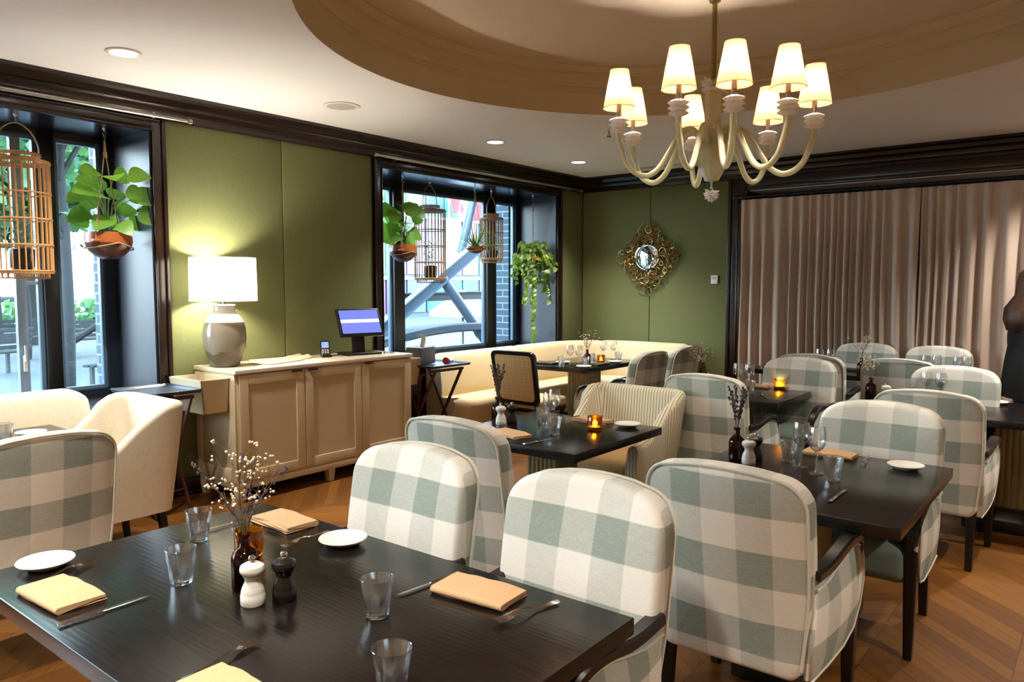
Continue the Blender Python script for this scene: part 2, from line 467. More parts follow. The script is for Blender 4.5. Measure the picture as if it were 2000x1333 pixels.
def rbox(mb, c, size, r=0.0, seg=2, mid=0, mi=0, fn=None, xf=None):
    """rounded box; mid adds inner subdivisions so fn can bend it"""
    hx, hy, hz = size[0] / 2, size[1] / 2, size[2] / 2
    r = min(r, hx, hy, hz)
    def axis(h):
        a = []
        if r > 0:
            for i in range(seg + 1): a.append(-h + r * (1 - math.tan(pi / 4 * (1 - i / seg))))
            for i in range(1, mid + 1): a.append(-(h - r) + 2 * (h - r) * i / (mid + 1))
            for i in range(seg, -1, -1): a.append(h - r * (1 - math.tan(pi / 4 * (1 - i / seg))))
        else:
            for i in range(mid + 2): a.append(-h + 2 * h * i / (mid + 1))
        out = []
        for x in a:
            if not out or abs(x - out[-1]) > 1e-7: out.append(x)
        return out
    AX = [axis(hx), axis(hy), axis(hz)]
    vid = {}; vs = []; fs = []
    def vert(i, j, k):
        key = (i, j, k)
        if key in vid: return vid[key]
        p = V((AX[0][i], AX[1][j], AX[2][k]))
        if r > 0:
            q = V((max(-(hx - r), min(hx - r, p.x)), max(-(hy - r), min(hy - r, p.y)), max(-(hz - r), min(hz - r, p.z))))
            d = p - q
            if d.length > 1e-9: p = q + d.normalized() * r
        p = V((p.x + c[0], p.y + c[1], p.z + c[2]))
        if fn: p = V(fn(p))
        vid[key] = len(vs); vs.append(p); return vid[key]
    n = [len(a) - 1 for a in AX]
    for i in range(n[0]):
        for j in range(n[1]):
            fs.append((vert(i, j, 0), vert(i, j + 1, 0), vert(i + 1, j + 1, 0), vert(i + 1, j, 0)))
            fs.append((vert(i, j, n[2]), vert(i + 1, j, n[2]), vert(i + 1, j + 1, n[2]), vert(i, j + 1, n[2])))
    for i in range(n[0]):
        for k in range(n[2]):
            fs.append((vert(i, 0, k), vert(i + 1, 0, k), vert(i + 1, 0, k + 1), vert(i, 0, k + 1)))
            fs.append((vert(i, n[1], k), vert(i, n[1], k + 1), vert(i + 1, n[1], k + 1), vert(i + 1, n[1], k)))
    for j in range(n[1]):
        for k in range(n[2]):
            fs.append((vert(0, j, k), vert(0, j, k + 1), vert(0, j + 1, k + 1), vert(0, j + 1, k)))
            fs.append((vert(n[0], j, k), vert(n[0], j + 1, k), vert(n[0], j + 1, k + 1), vert(n[0], j, k + 1)))
    mb.add(vs, fs, mi, xf)
    return mb

def b2(mb, x0, y0, z0, x1, y1, z1, r=0.0, seg=1, mi=0, xf=None, mid=0, fn=None):
    return rbox(mb, ((x0 + x1) / 2, (y0 + y1) / 2, (z0 + z1) / 2), (abs(x1 - x0), abs(y1 - y0), abs(z1 - z0)), r, seg, mid, mi, fn, xf)

def tube(mb, pts, r, seg=8, closed=False, mi=0, caps=True, xf=None):
    pts = [V(p) for p in pts]; n = len(pts)
    rs = r if isinstance(r, (list, tuple)) else [r] * n
    vs = []; fs = []
    up = None
    for i in range(n):
        if closed: t = pts[(i + 1) % n] - pts[i - 1]
        else: t = pts[min(i + 1, n - 1)] - pts[max(i - 1, 0)]
        if t.length < 1e-9: t = V((0, 0, 1))
        t.normalize()
        if up is None:
            up = V((0, 0, 1)) if abs(t.z) < .9 else V((1, 0, 0))
        a = up - t * up.dot(t)
        if a.length < 1e-6: a = t.orthogonal()
        a.normalize(); b = t.cross(a); up = a
        for j in range(seg):
            an = 2 * pi * j / seg
            vs.append(pts[i] + (a * cos(an) + b * sin(an)) * rs[i])
    m = n if closed else n - 1
    for i in range(m):
        for j in range(seg):
            i2 = (i + 1) % n
            fs.append((i * seg + j, i * seg + (j + 1) % seg, i2 * seg + (j + 1) % seg, i2 * seg + j))
    if caps and not closed:
        fs.append(tuple(range(seg - 1, -1, -1))); fs.append(tuple((n - 1) * seg + j for j in range(seg)))
    mb.add(vs, fs, mi, xf); return mb

def lathe(mb, prof, seg=24, c=(0, 0, 0), mi=0, rfn=None, xf=None):
    """prof [(r,z)] ; rfn(angle,z,r)->r for fluting"""
    vs = []; fs = []; rows = []
    for r, z in prof:
        if r < 1e-6:
            rows.append([len(vs)]); vs.append((c[0], c[1], c[2] + z)); continue
        row = []
        for j in range(seg):
            a = 2 * pi * j / seg
            rr = rfn(a, z, r) if rfn else r
            row.append(len(vs)); vs.append((c[0] + rr * cos(a), c[1] + rr * sin(a), c[2] + z))
        rows.append(row)
    for a, b in zip(rows, rows[1:]):
        if len(a) == 1 and len(b) == 1: continue
        for j in range(seg):
            k = (j + 1) % seg
            if len(a) == 1: fs.append((a[0], b[k], b[j]))
            elif len(b) == 1: fs.append((a[j], a[k], b[0]))
            else: fs.append((a[j], a[k], b[k], b[j]))
    mb.add(vs, fs, mi, xf); return mb

def slab(mb, outline, t, r=.02, bf=0.0, bb=0.0, fn=None, mi=0, ctr=None, xf=None, seg=3, inner=(.3, .6, .85)):
    """cushion-like slab: outline in (a,b), thickness along c from 0..t ; star shaped about ctr. point order (a, c, b)"""
    n = len(outline)
    if ctr is None: ctr = (sum(p[0] for p in outline) / n, sum(p[1] for p in outline) / n)
    R = sum(math.hypot(p[0] - ctr[0], p[1] - ctr[1]) for p in outline) / n
    rings = []
    k = 1 - r / R
    def bulge(s): return (1 - s ** 2)
    rings_f = [(s * k, -bf * bulge(s)) for s in inner] + [(k, 0)]
    for i in range(1, seg + 1):
        a = pi / 2 * i / seg
        rings_f.append((k + (1 - k) * sin(a), r * (1 - cos(a))))
    rings_b = [(s, t - c if False else t - c) for s, c in [(s * k, -bb * bulge(s)) for s in inner] + [(k, 0)]]
    for i in range(1, seg + 1):
        a = pi / 2 * i / seg
        rings_b.append((k + (1 - k) * sin(a), t - r * (1 - cos(a))))
    allr = rings_f + rings_b[::-1]
    vs = []; fs = []
    vs.append((ctr[0], -bf, ctr[1])); 
    for s, c in allr:
        for p in outline:
            vs.append((ctr[0] + (p[0] - ctr[0]) * s, c, ctr[1] + (p[1] - ctr[1]) * s))
    vs.append((ctr[0], t + bb, ctr[1]))
    m = len(allr)
    for j in range(n):
        fs.append((0, 1 + j, 1 + (j + 1) % n))
        for i in range(m - 1):
            a = 1 + i * n; b = a + n
            fs.append((a + j, b + j, b + (j + 1) % n, a + (j + 1) % n))
        fs.append((len(vs) - 1, 1 + (m - 1) * n + (j + 1) % n, 1 + (m - 1) * n + j))
    if fn: vs = [fn(V(p)) for p in vs]
    mb.add(vs, fs, mi, xf); return mb

def sweep(mb, path, sect, closed_sect=True, mi=0, caps=True, xf=None):
    """path: [(pos, right, up)], sect: [(a,b)] -> pos + right*a + up*b"""
    vs = []; fs = []; n = len(sect)
    for i, (p, rgt, up) in enumerate(path):
        sc = sect(i / (len(path) - 1)) if callable(sect) else sect
        n = len(sc)
        for a, b in sc: vs.append(V(p) + V(rgt) * a + V(up) * b)
    for i in range(len(path) - 1):
        for j in range(n if closed_sect else n - 1):
            k = (j + 1) % n
            fs.append((i * n + j, i * n + k, (i + 1) * n + k, (i + 1) * n + j))
    if caps and closed_sect:
        fs.append(tuple(range(n - 1, -1, -1))); fs.append(tuple((len(path) - 1) * n + j for j in range(n)))
    mb.add(vs, fs, mi, xf); return mb

def arc(cx, cy, r, a0, a1, n):
    return [(cx + r * cos(rad(a0 + (a1 - a0) * i / n)), cy + r * sin(rad(a0 + (a1 - a0) * i / n))) for i in range(n + 1)]

def spline(pts, n=6, closed=False):
    P = [V(p) for p in pts]; out = []
    m = len(P)
    rng = m if closed else m - 1
    for i in range(rng):
        p0 = P[i - 1] if (i > 0 or closed) else P[i]
        p1 = P[i]; p2 = P[(i + 1) % m]
        p3 = P[(i + 2) % m] if (i + 2 < m or closed) else p2
        for k in range(n):
            t = k / n
            out.append(.5 * ((2 * p1) + (p2 - p0) * t + (2 * p0 - 5 * p1 + 4 * p2 - p3) * t * t + (3 * p1 - p0 - 3 * p2 + p3) * t ** 3))
    if not closed: out.append(P[-1])
    return out

def empty(name, loc, rz=0, label=None, cat=None, group=None):
    o = bpy.data.objects.new(name, None); COL.objects.link(o)
    o.empty_display_size = .05
    o.location = loc; o.rotation_euler = (0, 0, rz)
    return tag(o, label, cat, group)

def tag(o, label=None, cat=None, group=None, kind=None):
    if label: o['label'] = label
    if cat: o['category'] = cat
    if group: o['group'] = group
    if kind: o['kind'] = kind
    return o

def struct(o): o['kind'] = 'structure'; return o

def dup(root, loc, rz=None, label=None, group=None, scale=None):
    def cp(o, par):
        c = o.copy(); COL.objects.link(c)
        if par is not None: c.parent = par
        for ch in o.children: cp(ch, c)
        return c
    kids = list(root.children)
    r = root.copy(); COL.objects.link(r)
    for ch in kids: cp(ch, r)
    r.location = loc
    if rz is not None: r.rotation_euler = (0, 0, rz)
    if label: r['label'] = label
    if group: r['group'] = group
    if scale: r.scale = (scale,) * 3 if isinstance(scale, (int, float)) else scale
    return r

class Proto:
    """first placement uses the prototype itself, later ones copy it"""
    def __init__(s, root): s.root = root; s.used = False
    def put(s, loc, rz, label, group=None, scale=None):
        if not s.used:
            s.used = True; r = s.root; r.location = loc; r.rotation_euler = (0, 0, rz); r['label'] = label
            if group: r['group'] = group
            if scale: r.scale = (scale,) * 3 if isinstance(scale, (int, float)) else scale
            return r
        return dup(s.root, loc, rz, label, group, scale or (1, 1, 1))
# ------------------------------------------------------------------ room shell
WX = -5.46; BY = 8.38; CZ = 2.97; RX = 3.4; FY = -3.0
W1 = (.2, 2.70, .74, 2.70); W2 = (4.89, 7.78, .80, 2.70); W_ADDED = (-2.75, -.15, .74, 2.70)     # y0,y1,z0,z1 of the window openings; the last, unseen, is added for light
TC = (-1.75, 3.86); TR = 2.12
OX = -6.14                                                  # outer face of window wall

m = MB(); b2(m, -6.2, FY - .2, -.06, RX + .2, BY + .8, 0); struct(m.build('floor', M['floor']))

# flat ceiling with a round opening, dome tray above it
m = MB(); n = 96
ring = [(TC[0] + TR * cos(2 * pi * i / n), TC[1] + TR * sin(2 * pi * i / n), CZ) for i in range(n)]
vs = list(ring); fs = []
x0, x1, y0, y1 = OX, RX + .2, FY - .2, BY + .8
outer = []
for i in range(n):
    a = 2 * pi * i / n; dx, dy = cos(a), sin(a)
    t = min((x1 - TC[0]) / dx if dx > 1e-9 else 1e9, (x0 - TC[0]) / dx if dx < -1e-9 else 1e9,
            (y1 - TC[1]) / dy if dy > 1e-9 else 1e9, (y0 - TC[1]) / dy if dy < -1e-9 else 1e9)
    outer.append((TC[0] + dx * t, TC[1] + dy * t, CZ))
vs += outer
for i in range(n):
    j = (i + 1) % n
    fs.append((i, j, n + j, n + i))
corn = [(x1, y1), (x0, y1), (x0, y0), (x1, y0)]
for cx_, cy_ in corn:      # fill the four corners
    k = min(range(n), key=lambda i: math.hypot(outer[i][0] - cx_, outer[i][1] - cy_))
    ci = len(vs); vs.append((cx_, cy_, CZ))
    for a_, b_ in ((k - 1, k), (k, k + 1)):
        a_ %= n; b_ %= n
        fs.append((n + a_, n + b_, ci))
m.add(vs, fs)
ceil = struct(m.build('ceiling', M['ceiling']))
m = MB()
prof = [(TR, 0), (TR, .17), (TR - .012, .175), (TR - .012, .195), (TR - .03, .20), (TR - .03, .212), (TR - .045, .222), (TR - .045, .30),
        (TR - .06, .305), (TR - .06, .318), (TR - .10, .35), (TR - .10, .362), (TR - .13, .37)]
lathe(m, prof, 128, (TC[0], TC[1], CZ)); o = m.build('ceiling_tray_ring', M['tray'], ceil)
struct(o)
m = MB(); lathe(m, [(TR - .13, .37), (1.2, .375), (0, .375)], 128, (TC[0], TC[1], CZ)); struct(m.build('ceiling_dome', M['tray_top'], ceil))
# roof above so that no daylight falls in
m = MB(); b2(m, OX, FY - .2, 3.45, RX + .2, BY + .8, 3.55)
for a in ((OX, FY - .2, RX + .2, FY - .15), (OX, BY + .75, RX + .2, BY + .8), (OX, FY - .2, OX + .05, BY + .8), (RX + .15, FY - .2, RX + .2, BY + .8)):
    b2(m, a[0], a[1], CZ + .005, a[2], a[3], 3.45)
struct(m.build('roof', M['ceiling']))

# window wall with two openings and an added unseen one
def wall_mesh(name, mat, boxes):
    m = MB()
    for b in boxes: b2(m, *b)
    return struct(m.build(name, mat))
core = [(OX, FY, 0, WX - .02, W_ADDED[0], CZ), (OX, W_ADDED[0], 0, WX - .02, W_ADDED[1], W_ADDED[2] - .03), (OX, W_ADDED[0], W_ADDED[3] + .03, WX - .02, W_ADDED[1], CZ), (OX, W_ADDED[1], 0, WX - .02, W1[0], CZ), (OX, W1[0], 0, WX - .02, W1[1], W1[2] - .03), (OX, W1[0], W1[3] + .03, WX - .02, W1[1], CZ),
        (OX, W1[1], 0, WX - .02, W2[0], CZ), (OX, W2[0], 0, WX - .02, W2[1], W2[2] - .03), (OX, W2[0], W2[3] + .03, WX - .02, W2[1], CZ),
        (OX, W2[1], 0, WX - .02, BY + .8, CZ)]
wl = wall_mesh('wall_left', M['reveal'], core)
# upholstered panels, each stretched between seams
def panel(y0, y1, z0, z1, par):
    m = MB(); b2(m, WX - .025, y0 + .003, z0, WX, y1 - .003, z1, .006, 2); return struct(m.build('wall_left_panel', M['green'], par))
for a in ((-.05, .1), (2.81, 3.80), (3.80, 4.78), (7.87, BY)):
    panel(a[0], a[1], .12, CZ - .17, wl)
# window linings
def lining(W, idx):
    y0, y1, z0, z1 = W
    m = MB()
    b2(m, OX, y0, z1, WX, y1, z1 + .03)
    o = struct(m.build('window_%d_soffit' % idx, M['reveal_top']))
    m = MB(); b2(m, OX, y0 - .001, z0, WX, y0 + .012, z1); b2(m, OX, y1 - .012, z0, WX, y1 + .001, z1)
    s = struct(m.build('window_%d_reveal' % idx, M['reveal'])); 
    m = MB(); b2(m, OX, y0, z0 - .03, WX + .03, y1, z0, .006); s2 = struct(m.build('window_%d_sill' % idx, M['panel_wood']))
    m = MB(); b2(m, WX - .02, y0, .12, WX, y1, z0 - .03)
    for k in range(3):
        ya = y0 + (y1 - y0) * (k + .08) / 3; yb = y0 + (y1 - y0) * (k + .92) / 3
        b2(m, WX, ya, .2, WX + .012, yb, z0 - .12, .006)
    s3 = struct(m.build('window_%d_apron' % idx, M['panel_wood']))
lining(W1, 1); lining(W2, 2); lining(W_ADDED, 5)  # the last call lines the added window
# casing and crown mouldings
def extr(m, prof, a, b, mode):
    """mode x: on the window wall, runs in y; mode y: on the back wall, runs in x; v: vertical casing"""
    if mode == 'x': pa = [((WX, a, 0), (1, 0, 0), (0, 0, 1)), ((WX, b, 0), (1, 0, 0), (0, 0, 1))]
    else: pa = [((a, BY, 0), (0, -1, 0), (0, 0, 1)), ((b, BY, 0), (0, -1, 0), (0, 0, 1))]
    sweep(m, pa, prof)
crown = [(0, CZ), (.12, CZ), (.12, CZ - .025), (.095, CZ - .04), (.085, CZ - .075), (.06, CZ - .085), (.045, CZ - .11), (.045, CZ - .135),
         (.03, CZ - .145), (.03, CZ - .175), (0, CZ - .18)]
m = MB(); extr(m, crown, FY, BY, 'x'); struct(m.build('trim_1', M['trim']))
m = MB(); extr(m, crown, WX, RX, 'y'); struct(m.build('trim_2', M['trim']))
def casing(W, idx):
    y0, y1, z0, z1 = W
    m = MB(); w = .10
    for (ya, yb, s) in ((y0 - w, y0, -1), (y1, y1 + w, 1)):
        b2(m, WX, ya, .0, WX + .02, yb, z1 + .09, .004)
        b2(m, WX, ya if s < 0 else yb - .03, .0, WX + .035, ya + .03 if s < 0 else yb, z1 + .09, .008, 2)
        b2(m, WX, ya + .085 if s < 0 else ya, 0, WX + .028, yb if s < 0 else ya + .015, z1, .005)
    b2(m, WX, y0, z1, WX + .02, y1, z1 + .09, .004)
    b2(m, WX, y0 - .015, z1, WX + .028, y1 + .015, z1 + .015, .005)
    b2(m, WX, y0 - .015, z1 + .03, WX + .026, y1 + .015, z1 + .038, .003)
    struct(m.build('trim_%d' % idx, M['trim']))
casing(W1, 3); casing(W2, 4); casing(W_ADDED, 6)  # the last casing frames the added window
m = MB()
for a in ((FY, W1[0] - .1), (W1[1] + .1, W2[0] - .1), (W2[1] + .1, BY)):
    b2(m, WX, a[0], 0, WX + .02, a[1], .13, .004); b2(m, WX, a[0], .0, WX + .03, a[1], .03, .006)
struct(m.build('baseboard_left', M['trim']))

# glazed frames of the two windows and the added one
GX = -6.06
def glazing(idx, W, muls, zb, zt):
    y0, y1, _, _ = W
    m = MB()
    z0, z1 = W[2], W[3]
    b2(m, GX - .05, y0, z0, GX + .03, y1, zb + .035); b2(m, GX - .05, y0, zt, GX + .03, y1, z1)
    b2(m, GX - .05, y0, z0, GX + .03, y0 + .05, z1); b2(m, GX - .05, y1 - .10, z0, GX + .03, y1, z1)
    fr = struct(m.build('window_%d' % idx, M['frame']))
    for a, b in muls:
        m = MB(); b2(m, GX - .045, a, z0, GX + .05, b, z1, .004); struct(m.build('window_mullion', M['frame_in'], fr))
    # casement sashes: slim steel-blue bars next to the mullions
    edges = [y0 + .05] + [e for ab in muls for e in ab] + [y1 - .10]
    for i in range(0, len(edges), 2):
        a, b = edges[i], edges[i + 1]
        m = MB(); t = .03
        for q in ((a, zb + .035, a + t, zt), (b - t, zb + .035, b, zt), (a + t, zb + .035, b - t, zb + .035 + t), (a + t, zt - t, b - t, zt)):
            b2(m, GX - .03, q[0], q[1], GX + .012, q[2], q[3], .003)
        struct(m.build('window_sash', M['sash'], fr))
        m = MB(); b2(m, GX - .014, a + t, zb + .065, GX - .008, b - t, zt - t)
        struct(m.build('window_pane', M['pane'], fr))
M['sash'] = simple('steel_blue_sash', '#5c7389', .35, var=.05)
glazing(5, W_ADDED, [(-1.50, -1.40)], .77, 2.66)  # added unseen window, lets in extra daylight from behind the camera
glazing(1, W1, [(2.17, 2.27)], .77, 2.66)
m = MB(); b2(m, GX - .03, 2.00, .835, GX + .015, 2.065, 2.63, .003); b2(m, GX - .02, 2.065, 1.60, GX + .01, 2.17, 1.625, .003); struct(m.build('window_casement_bar', simple('pale_blue_sash', '#8ea3ba', .35)))
m = MB(); b2(m, GX + .015, 2.02, .98, GX + .035, 2.045, 1.10, .006, 2); b2(m, GX + .03, 2.025, 1.05, GX + .045, 2.04, 1.17, .005, 2); struct(m.build('window_lever', M['white_plastic']))
glazing(2, W2, [(5.56, 5.71), (7.10, 7.27)], .82, 2.63)

# back wall: green panels, then the wide curtained opening
BX0 = -3.24
core = [(WX - .6, BY + .02, 0, BX0, BY + .5, CZ), (BX0, BY + .02, 2.66, RX + .2, BY + .5, CZ), (RX - .3, BY + .02, 0, RX + .2, BY + .5, 2.66)]
wb_ = wall_mesh('wall_back', M['trim'], core)
for a in ((WX, -4.47), (-4.47, -3.47)):
    m = MB(); b2(m, a[0] + .003, BY, .12, a[1] - .003, BY + .025, CZ - .17, .006, 2); struct(m.build('wall_back_panel', M['green'], wb_))
m = MB()
b2(m, -3.47, BY - .02, 0, BX0, BY + .02, CZ - .17, .004); b2(m, -3.47, BY - .035, 0, -3.43, BY, CZ - .17, .008, 2); b2(m, BX0 - .04, BY - .035, 0, BX0, BY, 2.70, .008, 2)
b2(m, -3.36, BY - .028, 0, -3.345, BY, 2.7, .004)
b2(m, BX0, BY - .02, 2.66, RX, BY + .02, CZ - .17, .004); b2(m, BX0 - .04, BY - .035, 2.66, RX, BY, 2.70, .008, 2)
struct(m.build('trim_5', M['trim']))
m = MB(); b2(m, WX, BY - .02, 0, -3.47, BY, .13, .004); struct(m.build('baseboard_back', M['trim']))
m = MB(); b2(m, BX0, BY + .02, 2.652, RX, BY + .40, 2.66); struct(m.build('window_3_soffit', M['ceiling']))
m = MB(); b2(m, BX0, BY + .5, 2.64, RX, BY + .62, 2.70); b2(m, BX0, BY + .4, 0, RX, BY + .5, .12)
for k in range(5):
    x = BX0 + (RX - .3 - BX0) * k / 4; b2(m, x - .03, BY + .40, .12, x + .03, BY + .47, 2.66)
w3 = struct(m.build('window_3', M['frame']))
m = MB(); b2(m, BX0, BY + .43, .12, RX - .3, BY + .436, 2.66); struct(m.build('window_pane', M['pane'], w3))
# the rest of the room, behind and beside the camera
m = MB(); b2(m, RX, FY, 0, RX + .2, BY + .5, CZ); wr_ = struct(m.build('wall_right', M['cream_wall']))
m = MB(); b2(m, OX, FY - .2, 0, RX + .2, FY, CZ); struct(m.build('wall_front', M['cream_wall']))

# curtain: two sheer panels on rings
def curtain(x0, x1, seed, label):
    rnd = random.Random(seed); m = MB(); cols = int((x1 - x0) / .012); rows = 14
    root = empty('curtain', ((x0 + x1) / 2, BY - .10, 0), 0, label, 'curtain', None)
    ph = 0; phs = []
    for i in range(cols + 1):
        ph += 2 * pi / 7.6 * (1 + .45 * sin(i * .053 + seed) + .2 * rnd.uniform(-1, 1)); phs.append(ph)
    vs = []; fs = []
    for j in range(rows + 1):
        z = 2.545 - (2.545 - .015) * j / rows
        amp = .012 + .030 * min(1, j / 4)
        for i in range(cols + 1):
            x = x0 + (x1 - x0) * i / cols
            drift = .012 * sin(j * .5 + i * .02) * j / rows
            y = amp * sin(phs[i] + .25 * sin(j * .35 + i * .01)) + .010 * sin(i * .045 + seed)
            vs.append((x - (x0 + x1) / 2 + drift + .01 * cos(phs[i] * .5) , y, z))
    for j in range(rows):
        for i in range(cols):
            a = j * (cols + 1) + i
            fs.append((a, a + 1, a + cols + 2, a + cols + 1))
    m.add(vs, fs); m.build('curtain_cloth', M['curtain'], root, angle=180)
    nr = int((x1 - x0) / .13)
    for i in range(nr + 1):
        x = x0 + .02 + (x1 - x0 - .04) * i / nr - (x0 + x1) / 2
        rb = MB(); tube(rb, [(x, .022 * cos(a), 2.575 + .022 * sin(a)) for a in [2 * pi * k / 12 for k in range(12)]], .003, 5, True)
        tube(rb, [(x, 0, 2.553), (x, 0, 2.53)], .002, 4); rb.build('curtain_ring', M['wood_black'], root)
curtain(-3.30, -1.478, 3, 'sheer taupe curtain hanging left of the curtain join, next to the green wall')
curtain(-1.496, 3.0, 8, 'sheer taupe curtain hanging right of the curtain join, behind the person in the coat')
rod = empty('curtain_rod', (0, BY - .10, 2.575), 0, 'long dark curtain rod carrying the sheer taupe curtains', 'curtain rod')
m = MB(); tube(m, [(-3.36, 0, 0), (3.1, 0, 0)], .012, 10); m.build('pole', M['wood_black'], rod)
m = MB(); lathe(m, [(0, -.02), (.02, -.015), (.022, 0), (.02, .015), (0, .02)], 12, xf=Mx.Translation((-3.37, 0, 0)) @ Mx.Rotation(pi / 2, 4, 'Y')); m.build('finial', M['wood_black'], rod)
for x in (-3.26, -1.6, .2, 2.2):
    m = MB(); tube(m, [(x, 0, .012), (x, .02, .03), (x, .078, .03)], .005, 6); m.build('bracket', M['wood_black'], rod)
# unused pale rods above the windows
def wrod(name, y0, y1, label, z=2.80):
    r = empty(name, (WX + .085, 0, z), 0, label, 'curtain rod')
    m = MB(); tube(m, [(0, y0, 0), (0, y1, 0)], .013, 10); tube(m, [(0, y0 + .1, 0), (0, y1 - .25, 0)], .0155, 10); m.build('pole', M['steel'], r)
    for y in (y0, y1):
        m = MB(); s = -1 if y == y0 else 1
        lathe(m, [(0, 0), (.019, .002), (.019, .03), (.014, .034), (0, .034)], 12, xf=Mx.Translation((0, y, 0)) @ Mx.Rotation(-s * pi / 2, 4, 'X')); m.build('end_cap', M['steel'], r)
    for y in (y0 + .25, y1 - .25):
        m = MB(); tube(m, [(0, y, -.013), (-.03, y, -.02), (-.058, y, -.02)], .005, 6); tube(m, [(0, y, -.02), (0, y, .02)], .007, 6); m.build('bracket', M['steel'], r)
wrod('curtain_rod', -.2, 2.94, 'pale metal rod above the window with the single orange-potted plant')
wrod('curtain_rod', 4.77, 8.20, 'pale metal rod above the far window with several hanging planters')

# ceiling fittings
def downlight(x, y, label, i):
    r = empty('recessed_light', (x, y, CZ), 0, label, 'ceiling light', 'recessed ceiling lights')
    m = MB(); lathe(m, [(.075, -.001), (.098, -.001), (.1, -.004), (.098, -.007), (.078, -.009), (.075, -.006), (.075, -.001)], 32); m.build('trim_ring', M['white_plastic'], r)
    m = MB(); lathe(m, [(0, -.004), (.075, -.0045)], 32); m.build('lens', M['down'], r)
    light('downlight_beam', 'SPOT', (0, 0, -.03), P_DOWN, WARM, (0, 0, 0), r, spot_size=rad(112), spot_blend=.7, shadow_soft_size=.07)
DL = ['recessed round ceiling light above the window with the birdcage lantern, nearest the left edge',
      'recessed round ceiling light above the left part of the far window, nearer one of two',
      'recessed round ceiling light near the room corner, farther one of two']
DL_ADDED = ['recessed ceiling light above the far right table beyond the frame', 'recessed ceiling light by the curtain at the far right beyond the frame', 'recessed ceiling light by the right wall, farthest from the camera',
       'recessed ceiling light by the right wall, level with the near right table', 'recessed ceiling light by the right wall beside the camera', 'recessed ceiling light directly above the camera',
       'recessed ceiling light above the near end of the foreground table', 'recessed ceiling light above the left banquette behind the camera', 'recessed ceiling light behind the camera, middle of the rear row',
       'recessed ceiling light behind the camera, left of the rear row', 'recessed ceiling light behind the camera, right of the rear row']
for i, (x, y) in enumerate(DOWNS): downlight(x, y, DL[i] if i < 3 else DL_ADDED[i - 3], i)  # lights after the visible ones are added to brighten the room
spk = empty('ceiling_speaker', (-4.69, 3.81, CZ), 0, 'round grey ceiling speaker with perforated grille', 'speaker')
m = MB(); lathe(m, [(.105, 0), (.135, -.001), (.138, -.005), (.13, -.009), (.108, -.007), (.105, 0)], 40); m.build('rim', M['white_plastic'], spk)
m = MB(); lathe(m, [(0, -.008), (.06, -.0075), (.106, -.005)], 40); m.build('grille', M['grille'], spk)
spr = empty('fire_sprinkler', (-3.53, 5.83, CZ), 0, 'small ceiling sprinkler head left of the chandelier', 'sprinkler')
m = MB(); lathe(m, [(0, 0), (.03, 0), (.028, -.006), (.01, -.012), (.008, -.05), (0, -.05)], 14); m.build('body', M['steel'], spr)
m = MB(); lathe(m, [(0, -.062), (.02, -.062), (.022, -.066), (0, -.066)], 12); tube(m, [(-.01, 0, -.05), (-.012, 0, -.063)], .002, 5); tube(m, [(.01, 0, -.05), (.012, 0, -.063)], .002, 5); m.build('deflector', M['lens_black'], spr)
vent = empty('air_vent', (-4.6, 8.0, CZ), 0, 'slim linear air vent in the ceiling beside the corner', 'vent')
m = MB(); b2(m, 0, -.04, -.006, 1.1, .04, 0, .002); m.build('frame', M['grille'], vent)

th = empty('thermostat', (-3.62, BY, 1.66), 0, 'small white thermostat box on the green wall right of the mirror', 'thermostat')
m = MB(); rbox(m, (0, -.013, 0), (.085, .026, .10), .008, 3); m.build('housing', M['white_plastic'], th)
m = MB(); rbox(m, (0, -.027, .018), (.05, .003, .028), .001, 1); m.build('display', M['grille'], th)
# ------------------------------------------------------------------ diamond mirror of interlocking rings
mir = empty('diamond_mirror', (-4.475, BY - .005, 1.94), 0, 'diamond-shaped wall mirror framed by interlocking brass rings', 'mirror')
m = MB(); rnd = random.Random(5)
def inside(x, z, e=0): return abs(x) / .50 + abs(z) / .50 < 1 - e
cnt = 0
N_ = 15
for i in range(-N_, N_ + 1):
    for j in range(-N_, N_ + 1):
        x = (i + j) * .034 + rnd.uniform(-.014, .014); z = (i - j) * .034 + rnd.uniform(-.014, .014)
        if not inside(x, z, .07) or math.hypot(x, z) < .155: continue
        r = rnd.uniform(.028, .05)
        if not inside(abs(x) + r * .35, abs(z) + r * .35): r *= .8
        tilt = rnd.uniform(-.45, .45); az = rnd.uniform(0, 6.28); yy = -.03 - rnd.uniform(0, .035)
        a0 = rnd.uniform(0, 6.28); span = rnd.choice((2 * pi, 2 * pi, 4.9)); k = 16
        pts = []
        for q in range(k + (0 if span > 6 else 1)):
            a = a0 + span * q / k
            px, pz = r * cos(a), r * sin(a)
            pts.append((x + px, yy + sin(tilt) * (px * cos(az) + pz * sin(az)), z + pz))
        tube(m, pts, rnd.uniform(.0042, .006), 5, span > 6)
m.build('ring_frame', M['brass'], mir)
m = MB(); lathe(m, [(.138, 0), (.140, .012), (.15, .022), (.162, .02), (.168, .008), (.166, 0), (.138, 0)], 48, xf=Mx.Translation((0, -.045, 0)) @ Mx.Rotation(pi / 2, 4, 'X')); m.build('bezel', M['chrome'], mir)
m = MB(); pr = [(0, .020)] + [(.14 * i / 10, .020 - .020 * (i / 10) ** 2) for i in range(1, 11)] + [(.14, -.03), (0, -.03)]
lathe(m, pr, 48, xf=Mx.Translation((0, -.05, 0)) @ Mx.Rotation(pi / 2, 4, 'X')); m.build('glass', M['mirror'], mir, angle=60)

